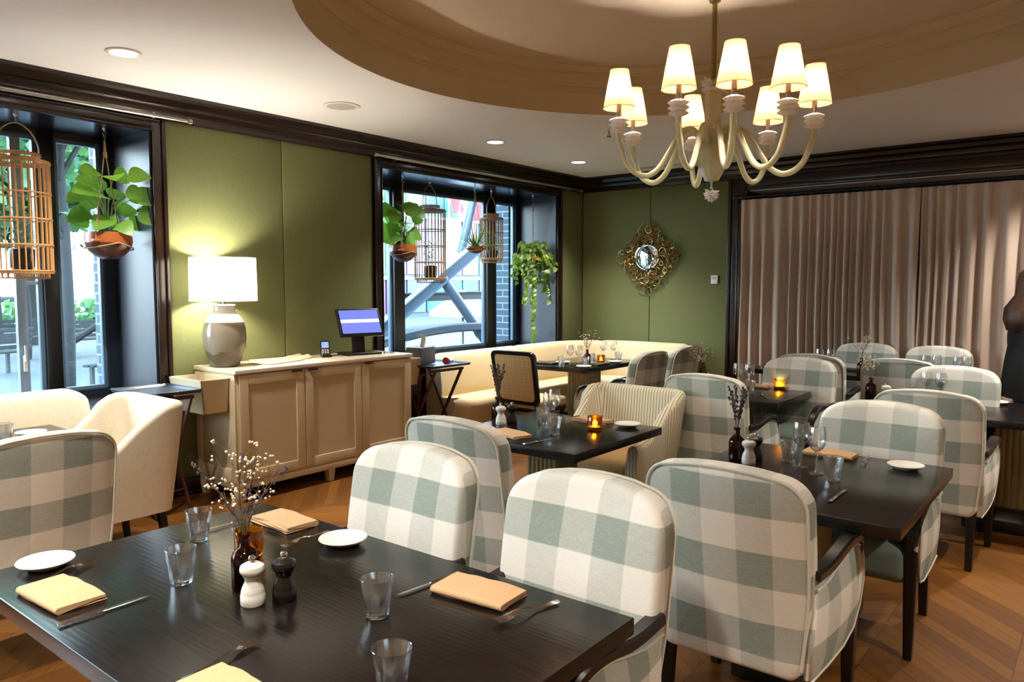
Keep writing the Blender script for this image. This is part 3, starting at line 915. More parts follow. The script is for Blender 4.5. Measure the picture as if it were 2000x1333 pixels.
# ------------------------------------------------------------------ chandelier
ch = empty('chandelier', (-1.715, 3.90, 2.02), 0, 'pale yellow blown-glass chandelier with eight tan shades', 'chandelier')
def cz(z): return z - 2.02
m = MB(); lathe(m, [(0, cz(3.345)), (.075, cz(3.345)), (.078, cz(3.32)), (.07, cz(3.27)), (.04, cz(3.16)), (.03, cz(3.10)), (.024, cz(3.095)), (0, cz(3.09))], 24,
                rfn=lambda a, z, r: r * (1 + .04 * cos(8 * a))); m.build('canopy', M['yellow_glass'], ch)
m = MB(); lathe(m, [(.013, cz(3.10)), (.013, cz(2.70))], 12); m.build('rod', simple('brass_stem', '#8f8448', .3, .8, var=.1), ch)
m = MB()
rnd = random.Random(11)
for k in range(26):      # crystal rosette over the column
    a = rnd.uniform(0, 6.28); e = rnd.uniform(-.5, 1.1); d = V((cos(a) * cos(e), sin(a) * cos(e), sin(e)))
    p0 = V((0, 0, cz(2.66))) + d * .012; L = rnd.uniform(.05, .085)
    tube(m, [p0, p0 + d * L * .5, p0 + d * L], [.009, .008, .002], 5)
lathe(m, [(.055, cz(2.645)), (.06, cz(2.64)), (.05, cz(2.63)), (.02, cz(2.63))], 18)
m.build('upper_rosette', M['crystal'], ch)
m = MB(); lathe(m, [(.02, cz(2.64)), (.043, cz(2.63)), (.043, cz(2.38)), (.055, cz(2.36)), (.06, cz(2.345)), (.03, cz(2.33))], 24, rfn=lambda a, z, r: r * (1 + .07 * cos(8 * a))); m.build('column', M['yellow_glass'], ch)
m = MB(); lathe(m, [(.03, cz(2.345)), (.075, cz(2.35)), (.085, cz(2.33)), (.095, cz(2.31)), (.088, cz(2.285)), (.065, cz(2.22)), (.042, cz(2.175)), (.036, cz(2.16)), (.012, cz(2.155)), (0, cz(2.155))], 32,
                rfn=lambda a, z, r: r * (1 + .05 * cos(10 * a))); m.build('bowl', M['yellow_glass'], ch)
m = MB(); lathe(m, [(.004, cz(2.16)), (.006, cz(2.15)), (.004, cz(2.13)), (.009, cz(2.12)), (0, cz(2.115))], 10)
for k in range(34):
    a = k * 2.4; e = -1.5 + 2.1 * k / 33; d = V((cos(a) * cos(e), sin(a) * cos(e), sin(e)))
    p0 = V((0, 0, cz(2.09))); L = .045
    tube(m, [p0 + d * .01, p0 + d * L * .6, p0 + d * L], [.01, .009, .001], 5)
m.build('finial_star', M['crystal'], ch)
armR = .51
ANG = [274, 227, 327, 179, 356, 128, 28, 75]
fwd = V((-sin(rad(38.4)), cos(rad(38.4)))); 
for k, A in enumerate(ANG):
    # angle 0 points from the chandelier towards the camera side of the room
    a = math.atan2(-fwd.y, -fwd.x) + rad(A)
    dx, dy = cos(a), sin(a)
    path = [(.06, 2.36), (.10, 2.425), (.145, 2.43), (.19, 2.385), (.235, 2.31), (.29, 2.225), (.35, 2.185), (.41, 2.195), (.46, 2.24), (.49, 2.31), (armR, 2.38), (armR, 2.415)]
    arm = MB(); tube(arm, spline([(dx * r, dy * r, cz(z)) for r, z in path], 5), .0155, 10); ao = arm.build('arm', M['yellow_glass'], ch)
    cx_, cy_ = dx * armR, dy * armR
    cup = MB(); lathe(cup, [(.014, cz(2.405)), (.03, cz(2.412)), (.048, cz(2.422)), (.032, cz(2.436)), (.05, cz(2.448)), (.034, cz(2.462)), (.05, cz(2.474)), (.02, cz(2.488)), (.012, cz(2.488))], 24,
                      (cx_, cy_, 0), rfn=lambda t, z, r: r * (1 + (.10 * cos(12 * t) if r > .04 else 0)))
    cup.build('cup', M['crystal'], ch)
    tb = MB(); lathe(tb, [(0, cz(2.48)), (.0135, cz(2.48)), (.0135, cz(2.58)), (0, cz(2.58))], 12, (cx_, cy_, 0)); tb.build('candle_tube', M['chrome'], ch)
    sh = MB()
    lathe(sh, [(.084, cz(2.535)), (.048, cz(2.735))], 32, (cx_, cy_, 0))
    so = sh.build('lamp_shade', M['tan_shade'], ch)
    rm = MB()
    for rr, zz in ((.0845, 2.5365), (.0485, 2.7345)):
        tube(rm, [(cx_ + rr * cos(t), cy_ + rr * sin(t), cz(zz)) for t in [2 * pi * q / 32 for q in range(32)]], .0016, 4, True)
    rm.build('trim_ring', simple('shade_binding', '#4a382a', .8), so)
    bl = MB(); lathe(bl, [(0, cz(2.58)), (.008, cz(2.605)), (.015, cz(2.62)), (.013, cz(2.635)), (.004, cz(2.647)), (0, cz(2.648))], 12, (cx_, cy_, 0)); bl.build('bulb', M['bulb'], so)
    light('bulb_light', 'POINT', (cx_, cy_, cz(2.625)), P_BULB, (1, .90, .76), parent=ch, shadow_soft_size=.027)

# ------------------------------------------------------------------ sideboard
sb = empty('sideboard', (-5.18, 3.855, 0), 0, 'long putty-coloured sideboard with three panelled doors under the table lamp', 'sideboard')
SX0, SX1, SY0, SY1, SH = -.27, .27, -.865, .865, .985
m = MB()
b2(m, SX0, SY0, .15, SX1, SY1, SH - .03, .004)
b2(m, SX0, SY0, .10, SX1 - .0, SY1, .15, .003)
# recessed panel on the end facing the near window
for q in ((SX0 + .0, .15, SX0 + .07, SH - .03), (SX1 - .07, .15, SX1, SH - .03), (SX0 + .07, .15, SX1 - .07, .25), (SX0 + .07, SH - .12, SX1 - .07, SH - .03)):
    b2(m, q[0], SY0 - .015, q[1], q[2], SY0, q[3], .002)
m.build('carcass', M['sideboard'], sb)
m = MB(); b2(m, SX0, SY0 - .022, SH - .03, SX1 + .028, SY1 + .008, SH, .004, 2); m.build('top', M['sideboard_top'], sb)
for (lx, ly) in ((SX0 + .04, SY0 + .03), (SX1 - .035, SY0 + .03), (SX1 - .035, -.02), (SX1 - .035, SY1 - .035), (SX0 + .04, SY1 - .035)):
    m = MB(); rbox(m, (lx, ly, .05), (.065, .065, .10), .003, 1, 0, fn=lambda p, lx=lx, ly=ly: (lx + (p.x - lx) * (.75 + p.z * 2.5), ly + (p.y - ly) * (.75 + p.z * 2.5), p.z)); m.build('leg', M['sideboard'], sb)
dw = (SY1 - SY0 - .02) / 3
for k in range(3):
    a = SY0 + .01 + k * dw + .003; b = a + dw - .006; z0, z1 = .165, SH - .04
    m = MB(); b2(m, SX1, a, z0, SX1 + .012, b, z1)
    fw = .075
    for q in ((a, z0, a + fw, z1), (b - fw, z0, b, z1), (a + fw, z0, b - fw, z0 + fw), (a + fw, z1 - fw, b - fw, z1)):
        b2(m, SX1 + .004, q[0], q[1], SX1 + .022, q[2], q[3], .0035, 2)
    d = m.build('door', M['sideboard'], sb)
    hy = b - .07 if k == 0 else a + .07
    m = MB(); b2(m, SX1 + .014, hy - .045, z1 - .014, SX1 + .034, hy + .045, z1 + .001, .002); m.build('pull_handle', simple('bronze_pull', '#4a3828', .4, .7), d)
def bin_(y0, y1, s):
    # open trough hung on the end of the sideboard; wider at the top
    m = MB(); t = .012; zt, zb = .925, .68
    def P(x, y, z):
        f = (zt - z) / (zt - zb)
        return (x, y, z)
    ya, yb = (y0, y1)
    prof_x0, prof_x1 = SX0 + .04, SX1 - .05
    inset = .035
    def pan(x0, x1, x0b, x1b, yA, yB, yAb, yBb):
        vs = [(x0, yA, zt), (x1, yA, zt), (x1, yB, zt), (x0, yB, zt), (x0b, yAb, zb), (x1b, yAb, zb), (x1b, yBb, zb), (x0b, yBb, zb)]
        m.add(vs, [(0, 1, 2, 3), (7, 6, 5, 4), (0, 4, 5, 1), (1, 5, 6, 2), (2, 6, 7, 3), (3, 7, 4, 0)])
    out, inn = (ya, yb) if s < 0 else (yb, ya)
    oi = out - s * inset
    pan(prof_x0, prof_x1, prof_x0 + inset, prof_x1 - inset, *(sorted((out, out - s * t)) + sorted((oi, oi - s * t))))
    pan(prof_x0, prof_x1, prof_x0 + inset, prof_x1 - inset, *(sorted((inn, inn + s * t)) * 2))
    yy = sorted((out, inn)); yb_ = sorted((oi, inn))
    pan(prof_x0, prof_x0 + t, prof_x0 + inset, prof_x0 + inset + t, yy[0], yy[1], yb_[0], yb_[1])
    pan(prof_x1 - t, prof_x1, prof_x1 - inset - t, prof_x1 - inset, yy[0], yy[1], yb_[0], yb_[1])
    b2(m, prof_x0 + inset, yb_[0], zb, prof_x1 - inset, yb_[1], zb + .012)
    m.build('side_bin', M['sideboard'], sb)
bin_(SY0 - .24, SY0 - .016, -1); bin_(SY1 + .009, SY1 + .20, 1)

# ------------------------------------------------------------------ things on the sideboard
lp = empty('table_lamp', (-5.2, 3.085, .985), 0, 'white drum-shade lamp with a glazed grey ceramic vase base', 'lamp')
m = MB(); lathe(m, [(0, 0), (.085, 0), (.10, .012), (.122, .06), (.148, .14), (.156, .22), (.152, .29), (.136, .345), (.112, .38), (.085, .405), (.076, .425), (.076, .455), (.082, .462), (.078, .468), (0, .468)], 40); m.build('vase_base', M['ceramic'], lp)
m = MB(); lathe(m, [(0, .465), (.012, .465), (.012, .66), (0, .66)], 12); m.build('stem', M['chrome'], lp)
m = MB(); lathe(m, [(.240, .495), (.235, .815)], 64); so = m.build('lamp_shade', M['lamp_shade'], lp)
m = MB()
for a in range(3): tube(m, [(0, 0, .70), (.235 * cos(a * 2.094), .235 * sin(a * 2.094), .80)], .002, 4)
m.build('shade_spider', M['chrome'], so)
m = MB(); lathe(m, [(0, .612), (.02, .62), (.03, .655), (.022, .69), (0, .70)], 16); m.build('bulb', M['bulb'], lp)
light('lamp_light', 'POINT', (0, 0, .66), P_LAMP, (1, .91, .76), parent=lp, shadow_soft_size=.055)

for x, y, rz, w, h, lab in ((-5.17, 3.52, .25, .42, .22, 'kraft paper menu sheet lying flat beside the lamp, front one'), (-5.33, 3.66, -.1, .46, .2, 'kraft paper menu sheet beside the lamp with a curled corner, rear one')):
    m = MB()
    rbox(m, (0, 0, .004), (h, w, .006), .0015, 1, 8, fn=lambda p, s=(rz > 0): (p.x, p.y, p.z + (.25 * max(0, p.y - .08) ** 2 * 2.5 + (.012 * sin(p.x * 40) if p.y > .12 else 0) * (0 if s else 1))))
    o = m.build('paper_menu', M['paper'], None, (x, y, .986), (0, 0, rz)); tag(o, lab, 'paper', 'paper menus on the sideboard')
pos = empty('touchscreen_monitor', (-5.16, 4.36, .985), rad(78), 'black touchscreen till monitor with a lit blue screen on the sideboard', 'monitor')
m = MB(); rbox(m, (0, .02, .012), (.34, .20, .024), .008, 2); m.build('base', M['lens_black'], pos)
m = MB(); rbox(m, (0, .03, .12), (.11, .05, .20), .01, 2, 3, fn=lambda p: (p.x, p.y + .1 * p.z, p.z)); m.build('neck', M['lens_black'], pos)
T = Mx.Translation((0, 0, .285)) @ Mx.Rotation(rad(-24), 4, 'X')
m = MB(); rbox(m, (0, .012, 0), (.42, .028, .26), .006, 2, xf=T); mo = m.build('display_housing', M['lens_black'], pos)
m = MB(); rbox(m, (0, -.0035, .006), (.375, .002, .215), 0, 1); m.build('screen', M['screen'], mo, (0, 0, .285), (rad(-24), 0, 0))
ct = empty('card_terminal', (-5.20, 4.02, .985), rad(60), 'small black card payment terminal left of the monitor', 'card reader')
T = Mx.Rotation(rad(-50), 4, 'X')
m = MB(); rbox(m, (0, .02, .012), (.085, .10, .024), .008, 2); m.build('cradle', M['lens_black'], ct)
m = MB(); rbox(m, (0, .0, .075), (.078, .03, .15), .012, 3, xf=Mx.Translation((0, .035, 0)) @ Mx.Rotation(rad(-30), 4, 'X')); bo = m.build('body', M['lens_black'], ct)
m = MB(); rbox(m, (0, -.016, .105), (.058, .002, .055), 0, xf=Mx.Translation((0, .035, 0)) @ Mx.Rotation(rad(-30), 4, 'X')); m.build('screen', emit('terminal_screen', '#7f93c8', .7), bo)
m = MB()
for i in range(3):
    for j in range(3): rbox(m, (-.02 + i * .02, -.0165, .03 + j * .014), (.014, .004, .009), .001, 1, xf=Mx.Translation((0, .035, 0)) @ Mx.Rotation(rad(-30), 4, 'X'))
m.build('keypad', M['white_plastic'], bo)
kc = MB(); rnd = random.Random(2)
for k in range(9):
    a = rnd.uniform(0, 6.28); x, y = rnd.uniform(-.05, .05), rnd.uniform(-.02, .02)
    tube(kc, spline([(x, y, .004), (x + .02 * cos(a), y + .02 * sin(a), .02), (x + .04 * cos(a + 1), y + .04 * sin(a + 1), .006)], 4), .0028, 5)
o = kc.build('cable_bundle', M['silver'], None, (-5.02, 4.55, .985)); tag(o, 'small tangle of silver wire beside the foot of the monitor', 'wire')

# ------------------------------------------------------------------ folding tray stands
def tray_stand(loc, L, W, h, label, rz=0, kind=0):
    r = empty('tray_stand', loc, rz, label, 'tray stand', 'folding tray stands')
    ys = (-L / 2 + .06, L / 2 - .06)
    for y in ys:
        for s in (1, -1):
            m = MB(); rbox(m, (0, 0, 0), (.028, .018, 1.0), .003, 1, xf=Mx.Translation((0, y + s * .011, (h - .03) / 2)) @ Mx.Rotation(s * math.atan2(W * .86, h - .03), 4, 'Y') @ Mx.Scale(math.hypot(W * .86, h - .03), 4, (0, 0, 1)))
            m.build('leg', M['tray_legs'], r)
    for s in (1, -1):
        m = MB(); rbox(m, (s * W * .43, 0, h - .025), (.03, L - .06, .024), .004, 1); m.build('top_rail', M['tray_legs'], r)
        m = MB(); tube(m, [(s * W * .28, -L / 2 + .06, .16), (s * W * .28, L / 2 - .06, .16)], .008, 6); m.build('stretcher', M['tray_legs'], r)
    return r
def serving_tray(loc, L, W, label, rz=0):
    r = empty('serving_tray', loc, rz, label, 'tray', 'serving trays')
    m = MB(); rbox(m, (0, 0, .006), (W, L, .010), .004, 2)
    for q in ((0, -L / 2, W, .012), (0, L / 2, W, .012), (-W / 2, 0, .012, L), (W / 2, 0, .012, L)):
        sx = 1 if q[0] > 0 else -1 if q[0] < 0 else 0; sy = 1 if q[1] > 0 else -1 if q[1] < 0 else 0
        rbox(m, (q[0], q[1], .016), (q[2] + .02, q[3] + (.02 if sy == 0 else 0), .026), .004, 2, fn=lambda p, sx=sx, sy=sy: (p.x + sx * p.z * .8, p.y + sy * p.z * .8, p.z))
    m.build('tray', M['tray_blue'], r)
    return r
tray_stand((-5.19, 2.56, 0), .36, .46, .845, 'dark folding tray stand by the near window behind the cream armchair')
serving_tray((-5.20, 2.55, .846), .36, .46, 'empty slate-blue serving tray on the stand by the near window')
tray_stand((-5.05, 5.13, 0), .48, .50, .83, 'reddish folding tray stand between sideboard and corner banquette')
serving_tray((-5.05, 5.13, .831), .48, .50, 'serving tray right of the sideboard loaded with a printer and papers')
pr_ = empty('receipt_printer', (-5.12, 5.06, .846), rad(10), 'grey receipt printer with white paper rising from its slot', 'printer')
m = MB(); rbox(m, (0, 0, .085), (.18, .24, .165), .012, 2); m.build('housing', simple('grey_printer_shell', '#55555c', .4), pr_)
m = MB(); rbox(m, (.0, -.02, .169), (.09, .05, .004), .002, 1); m.build('paper_slot', M['lens_black'], pr_)
m = MB(); rbox(m, (0, 0, .06), (.055, .004, .12), .001, 1, 6, fn=lambda p: (p.x * (1 - .8 * p.z) + .08 * p.z ** 2, p.y + .025 * sin(p.z * 22) , p.z), xf=Mx.Translation((.0, .02, .16))); m.build('paper', M['tissue'], pr_)
m = MB(); tube(m, [(0, -.04, .0), (0, .05, .0)], .028, 16)
o = m.build('paper_roll', M['tissue'], None, (-4.95, 5.27, .874), (0, 0, .4)); tag(o, 'white paper roll lying on the loaded tray beside the printer', 'paper roll')
m = MB(); tube(m, [(0, .0, .0), (0, .012, .0)], .034, 20)
o = m.build('tape_roll', M['red'], None, (-4.90, 5.17, .880), (0, 0, .3)); tag(o, 'red-rimmed roll standing on the tray next to the banquette', 'tape')
m = MB(); rbox(m, (0, 0, .01), (.14, .17, .018), .003, 1, 3, fn=lambda p: (p.x, p.y, p.z + .2 * p.x ** 2)); o = m.build('paper_stack', M['tissue'], None, (-5.24, 4.87 + .07, .847), (0, 0, .2)); tag(o, 'pale stack of slips behind the receipt printer', 'paper')
m = MB(); lathe(m, [(0, 0), (.07, 0), (.09, .10), (.095, .105), (.088, .10), (.066, .006), (0, .006)], 24); o = m.build('glass_bowl', M['wine_glass'], None, (-4.95, 5.12, .001)); tag(o, 'clear plastic tub on the floor under the reddish tray stand', 'tub')
# ------------------------------------------------------------------ checked carver armchairs (local: sitter faces +y)
def rc_bend(p):
    """recline and wrap of the backrest"""
    y = p.y - .17 * max(0, p.z - .48) ** 1.1 + .42 * p.x * p.x - .015
    x = p.x * (1 - .10 * max(0, .62 - p.z) / .3)
    return V((x, y, p.z))
def back_outline(w=.282, z0=.30, z1=1.012, rc=.105):
    o = []
    o += arc(w - .045, z0 + .045, .045, -90, 0, 4)
    for z in (.45, .6, .75): o.append((w, z))
    o += [(x, z) for x, z in arc(w - rc, z1 - rc - .018, rc, 0, 80, 8)]
    for x in (.12, .06, 0, -.06, -.12): o.append((x, z1 - .018 * (x / .2) ** 2))
    o += [(-x, z) for x, z in arc(w - rc, z1 - rc - .018, rc, 0, 80, 8)][::-1]
    for z in (.75, .6, .45): o.append((-w, z))
    o += [(-x, z) for x, z in arc(w - .045, z0 + .045, .045, -90, 0, 4)][::-1]
    return o
def make_armchair():
    r = empty('checked_armchair', (0, 0, 0), 0, 'checked armchair', 'chair')
    ol = back_outline()
    # slab coordinates: c grows from the rear face (y=-.33) forwards
    m = MB(); slab(m, [(a, b) for a, b in ol], .10, .03, .012, .03, fn=lambda p: rc_bend(V((p.x, p.y - .315, p.z))), ctr=(0, .66), seg=4)
    bk = m.build('backrest', M['plaid'], r, angle=70)
    m = MB(); tube(m, [rc_bend(V((a * .985, -.3185 + .004, .66 + (b - .66) * .988))) for a, b in ol if b > .33], .0055, 6); m.build('piping', M['piping'], bk)
    m = MB(); rbox(m, (0, .02, .405), (.50, .52, .17), .05, 4, 3, fn=lambda p: (p.x * (1 + .1 * p.y), p.y, p.z + (.02 * (1 - (p.x / .25) ** 2) * (1 - ((p.y - .02) / .27) ** 2) if p.z > .42 else 0))); m.build('seat', M['seat_green'], r, angle=60)
    for s in (-1, 1):
        # outer side panel: fabric, convex front edge
        o = [(-.27, .31), (-.10, .30), (.08, .30), (.20, .33), (.255, .40), (.275, .49), (.265, .575), (.225, .635), (.16, .66), (.08, .665), (0, .655), (-.08, .635), (-.16, .62), (-.27, .62), (-.28, .46)]
        m = MB()
        slab(m, o, .035, .014, .006, .018, fn=lambda p, s=s: V((s * (.255 + p.y + .02 * (p.x + .27) - .06 * max(0, .5 - p.z) ), p.x, p.z)), ctr=(0, .48))
        sp_ = m.build('side_panel', M['plaid'], r, angle=70)
        m = MB(); tube(m, [(s * (.29 + .02 * (a + .27) - .06 * max(0, .5 - b)), a, b) for a, b in o[:-1]], .0045, 5); m.build('piping', M['piping'], sp_)
        pth = spline([(s * .272, -.27, .665), (s * .275, -.12, .66), (s * .283, .02, .685), (s * .287, .12, .69), (s * .285, .20, .668), (s * .276, .245, .61), (s * .262, .262, .52)], 4)
        m = MB(); path = []
        for i, p in enumerate(pth):
            t = (pth[min(i + 1, len(pth) - 1)] - pth[max(i - 1, 0)]).normalized(); rg = V((1, 0, 0)); up = rg.cross(t).normalized(); path.append((p, rg, up))
        sweep(m, path, [(-.026, -.014), (.026, -.014), (.026, .008), (.018, .016), (-.018, .016), (-.026, .008)]); m.build('arm', M['wood_black'], r)
        m = MB(); rbox(m, (0, 0, .29), (.048, .048, .58), .005, 1, 4, fn=lambda p, s=s: (s * .262 + p.x * (.72 + .5 * min(1, p.z / .5)), .245 + p.y * (.72 + .5 * min(1, p.z / .5)), p.z)); m.build('leg', M['wood_black'], r)
        m = MB(); rbox(m, (0, 0, .165), (.048, .048, .33), .005, 1, 4, fn=lambda p, s=s: (s * .228 + p.x * (.75 + .7 * p.z), -.262 - .13 * (.33 - p.z) ** 1 * .6 + p.y * (.75 + .7 * p.z), p.z)); m.build('leg', M['wood_black'], r)
    return r
arm = Proto(make_armchair())
UP, DN, LF = 0, pi, pi / 2       # facing +y, -y, -x
G = 'checked carver armchairs'
arm.put((-.98, 2.72, 0), UP, 'checked armchair with its back to the camera at the near right table, black arm showing', G)
arm.put((-1.955, 1.57, 0), DN, 'checked armchair across the foreground table, in front of the sideboard, left of two', G)
arm.put((-1.23, 1.60, 0), DN, 'checked armchair across the foreground table, near its right corner, right of two', G)
arm.put((-.87, 3.74, 0), DN, 'checked armchair facing the camera behind the near right table with the white pepper mill', G)
arm.put((-.78, 5.10, 0), UP, 'checked armchair seen from behind at the far right table, behind the near right table', G)
arm.put((-.85, 5.88, 0), DN, 'checked armchair facing the camera behind the two empty wine glasses, below the curtain', G)
arm.put((-2.09, 5.04, 0), UP, 'checked armchair seen from behind at the lit-candle table, right of the striped chair', G)
arm.put((-1.94, 5.87, 0), DN, 'checked armchair facing the camera behind the small round candle of the middle table', G)
arm.put((-1.99, 6.96, 0), UP, 'checked armchair seen from behind, mostly hidden by the armchair behind the candle table', G)
arm.put((-1.91, 7.87, 0), DN, 'checked armchair against the curtain behind the farthest bottle', G)
arm.put((-1.30, 6.98, 0), UP, 'checked armchair seen from behind, small bottle vase before it, near the curtain', G)
arm.put((-1.26, 7.85, 0), DN, 'checked armchair against the curtain, rightmost in the last row', G)
arm.put((-2.28, 2.79, 0), UP, 'checked armchair seen from behind between sideboard and small pedestal table with the beige napkin', G)
arm.put((-3.52, 6.0, 0), LF, 'checked armchair seen from behind at the banquette table, nearer of the two', G)
arm.put((-3.53, 6.72, 0), LF, 'checked armchair seen from behind at the banquette table, farther one by the green wall', G)
arm.put((-3.66, 1.16, 0), LF, 'checked armchair seen from behind at the left edge, next to the cream armchair', G)

# ------------------------------------------------------------------ upholstered shell armchairs
def make_shell(name, mat, w, label, d=.62, back=.90, armz=.62, seatmat=None, square=False):
    r = empty(name, (0, 0, 0), 0, label, 'chair')
    hw = w / 2; t = .075
    # plan path from the left arm front round the back to the right arm front
    pl = []
    rc = .10
    for y in (.30, .22, .12, .02, -.08, -.16): pl.append((-hw, y))
    pl += [(-hw + rc - rc * cos(rad(a)), -.22 - rc * sin(rad(a))) for a in (0, 22, 45, 68, 90)]
    for x in (-.14, -.07): pl.append((x, -.32))
    pl.append((0, -.325))
    full = pl + [(-x, y) for x, y in pl[:-1]][::-1]
    n = len(full)
    def top(x, y):
        f = max(0, min(1, (.16 - y) / .44)); f = f * f * (3 - 2 * f)
        return armz + (back - armz) * f - (.02 * max(0, y - .1) * 5)
    m = MB(); path = []; 
    vs = []; fs = []; K = 14
    for i, (x, y) in enumerate(full):
        a = V(full[max(i - 1, 0)] + (0,)); b = V(full[min(i + 1, n - 1)] + (0,)); tg = (b - a).normalized(); nr = V((tg.y, -tg.x, 0)) * -1   # outward
        if nr.dot(V((x, y - .0, 0))) < 0: nr = -nr
        z1 = top(x, y); z0 = .30
        rr = t / 2
        th = t if y < .28 else t * .8
        prof = [(0, z0), (0, (z0 + z1) / 2), (0, z1 - rr)] + [(-rr + rr * cos(rad(q)), z1 - rr + rr * sin(rad(q))) for q in (30, 60, 90, 120, 150)] + [(-t, z1 - rr), (-t, (z0 + z1) / 2), (-t, z0)]
        K = len(prof)
        for o_, z in prof:
            lean = .12 * max(0, z - .45) * (1 if y < -.1 else .35)
            flare = -.10 * max(0, .55 - z)
            vs.append(V((x, y, z)) + nr * (o_ + lean + flare))
    for i in range(n - 1):
        for j in range(K - 1): fs.append((i * K + j, i * K + j + 1, (i + 1) * K + j + 1, (i + 1) * K + j))
        fs.append((i * K + K - 1, i * K, (i + 1) * K, (i + 1) * K + K - 1))
    fs.append(tuple(range(K))); fs.append(tuple((n - 1) * K + j for j in range(K - 1, -1, -1)))
    m.add(vs, fs); m.build('backrest', mat, r, angle=75)
    m = MB(); rbox(m, (0, .03, .385), (w - .13, .56, .17), .05, 4, 3, fn=lambda p: (p.x, p.y, p.z + (.03 * (1 - (p.x / .3) ** 2) if p.z > .42 else 0))); m.build('seat', seatmat or mat, r, angle=60)
    for sx in (-1, 1):
        for sy in (-1, 1):
            m = MB(); rbox(m, (0, 0, .16), (.045, .045, .32), .004, 1, 2, fn=lambda p, sx=sx, sy=sy: (sx * (hw - .09) + sx * (.32 - p.z) * .05 + p.x * (.65 + 1.1 * p.z), .01 + sy * .24 + sy * (.32 - p.z) * .10 + p.y * (.65 + 1.1 * p.z), p.z)); m.build('leg', M['wood_black'], r)
    return r
s_ = make_shell('striped_armchair', M['stripe'], .66, 'cream armchair with thin grey vertical stripes at the middle pedestal table', back=.90, armz=.64, seatmat=M['tan_seat'])
s_.location = (-2.53, 4.30, 0); s_.rotation_euler = (0, 0, pi)
s_ = make_shell('cream_armchair', M['cream_pale'], .66, 'plain cream linen armchair with sloping arms in front of the near window', back=.93, armz=.66)
s_.location = (-4.50, 1.86, 0); s_.rotation_euler = (0, 0, pi)

# ------------------------------------------------------------------ chair with framed windowpane-check back
uc = empty('framed_back_chair', (-4.55, 6.08, 0), 0, 'black-framed chair with a tan windowpane-check back at the banquette table', 'chair')
def ub(p): return V((p.x * (1 + .12 * (p.z - .7)), p.y - .20 * max(0, p.z - .45), p.z))
def rrect(w, z0, z1, rc):
    return arc(w - rc, z0 + rc, rc, -90, 0, 4) + arc(w - rc, z1 - rc, rc, 0, 90, 5) + arc(-w + rc, z1 - rc, rc, 90, 180, 5) + arc(-w + rc, z0 + rc, rc, 180, 270, 4)
oo = rrect(.262, .42, .95, .06); 
m = MB(); pth = []
cn = V((0, 0, .68))
P3 = [ub(V((a, -.235, b))) for a, b in oo]
vs = []; fs = []; n = len(P3); sec = [(-.0, -.018), (.03, -.018), (.03, .018), (0, .018)]
for i in range(n):
    a, b = oo[i]
    d = V((a, 0, b - .68)).normalized()
    for o_, y in ((0, -.019), (.004, .019), (-.042, .019), (-.042, -.019)):
        q = V((a, -.235, b)) + V((d.x * o_, y, d.z * o_)); vs.append(ub(q))
for i in range(n):
    k = (i + 1) % n
    for j in range(4): fs.append((i * 4 + j, i * 4 + (j + 1) % 4, k * 4 + (j + 1) % 4, k * 4 + j))
m.add(vs, fs); m.build('back_frame', M['wood_black'], uc)
m = MB(); slab(m, rrect(.225, .455, .915, .04), .03, .008, .004, .02, fn=lambda p: ub(V((p.x, p.y - .25, p.z))), ctr=(0, .68)); m.build('back_panel', M['pane_plaid'], uc, angle=60)
m = MB(); rbox(m, (0, .02, .42), (.50, .48, .10), .035, 3, 2); m.build('seat', M['pane_plaid'], uc)
m = MB(); rbox(m, (0, .02, .36), (.49, .46, .045), .006, 1); m.build('seat_frame', M['wood_black'], uc)
for sx in (-1, 1):
    for sy in (-1, 1):
        m = MB(); rbox(m, (0, 0, .18 if sy > 0 else .22), (.04, .04, .36 if sy > 0 else .44), .004, 1, 3, fn=lambda p, sx=sx, sy=sy: (sx * .215 + p.x * (.65 + .9 * p.z), (.22 if sy > 0 else -.215 - .10 * (.36 - min(.36, p.z))) + p.y * (.65 + .9 * p.z), p.z)); m.build('leg', M['wood_black'], uc)

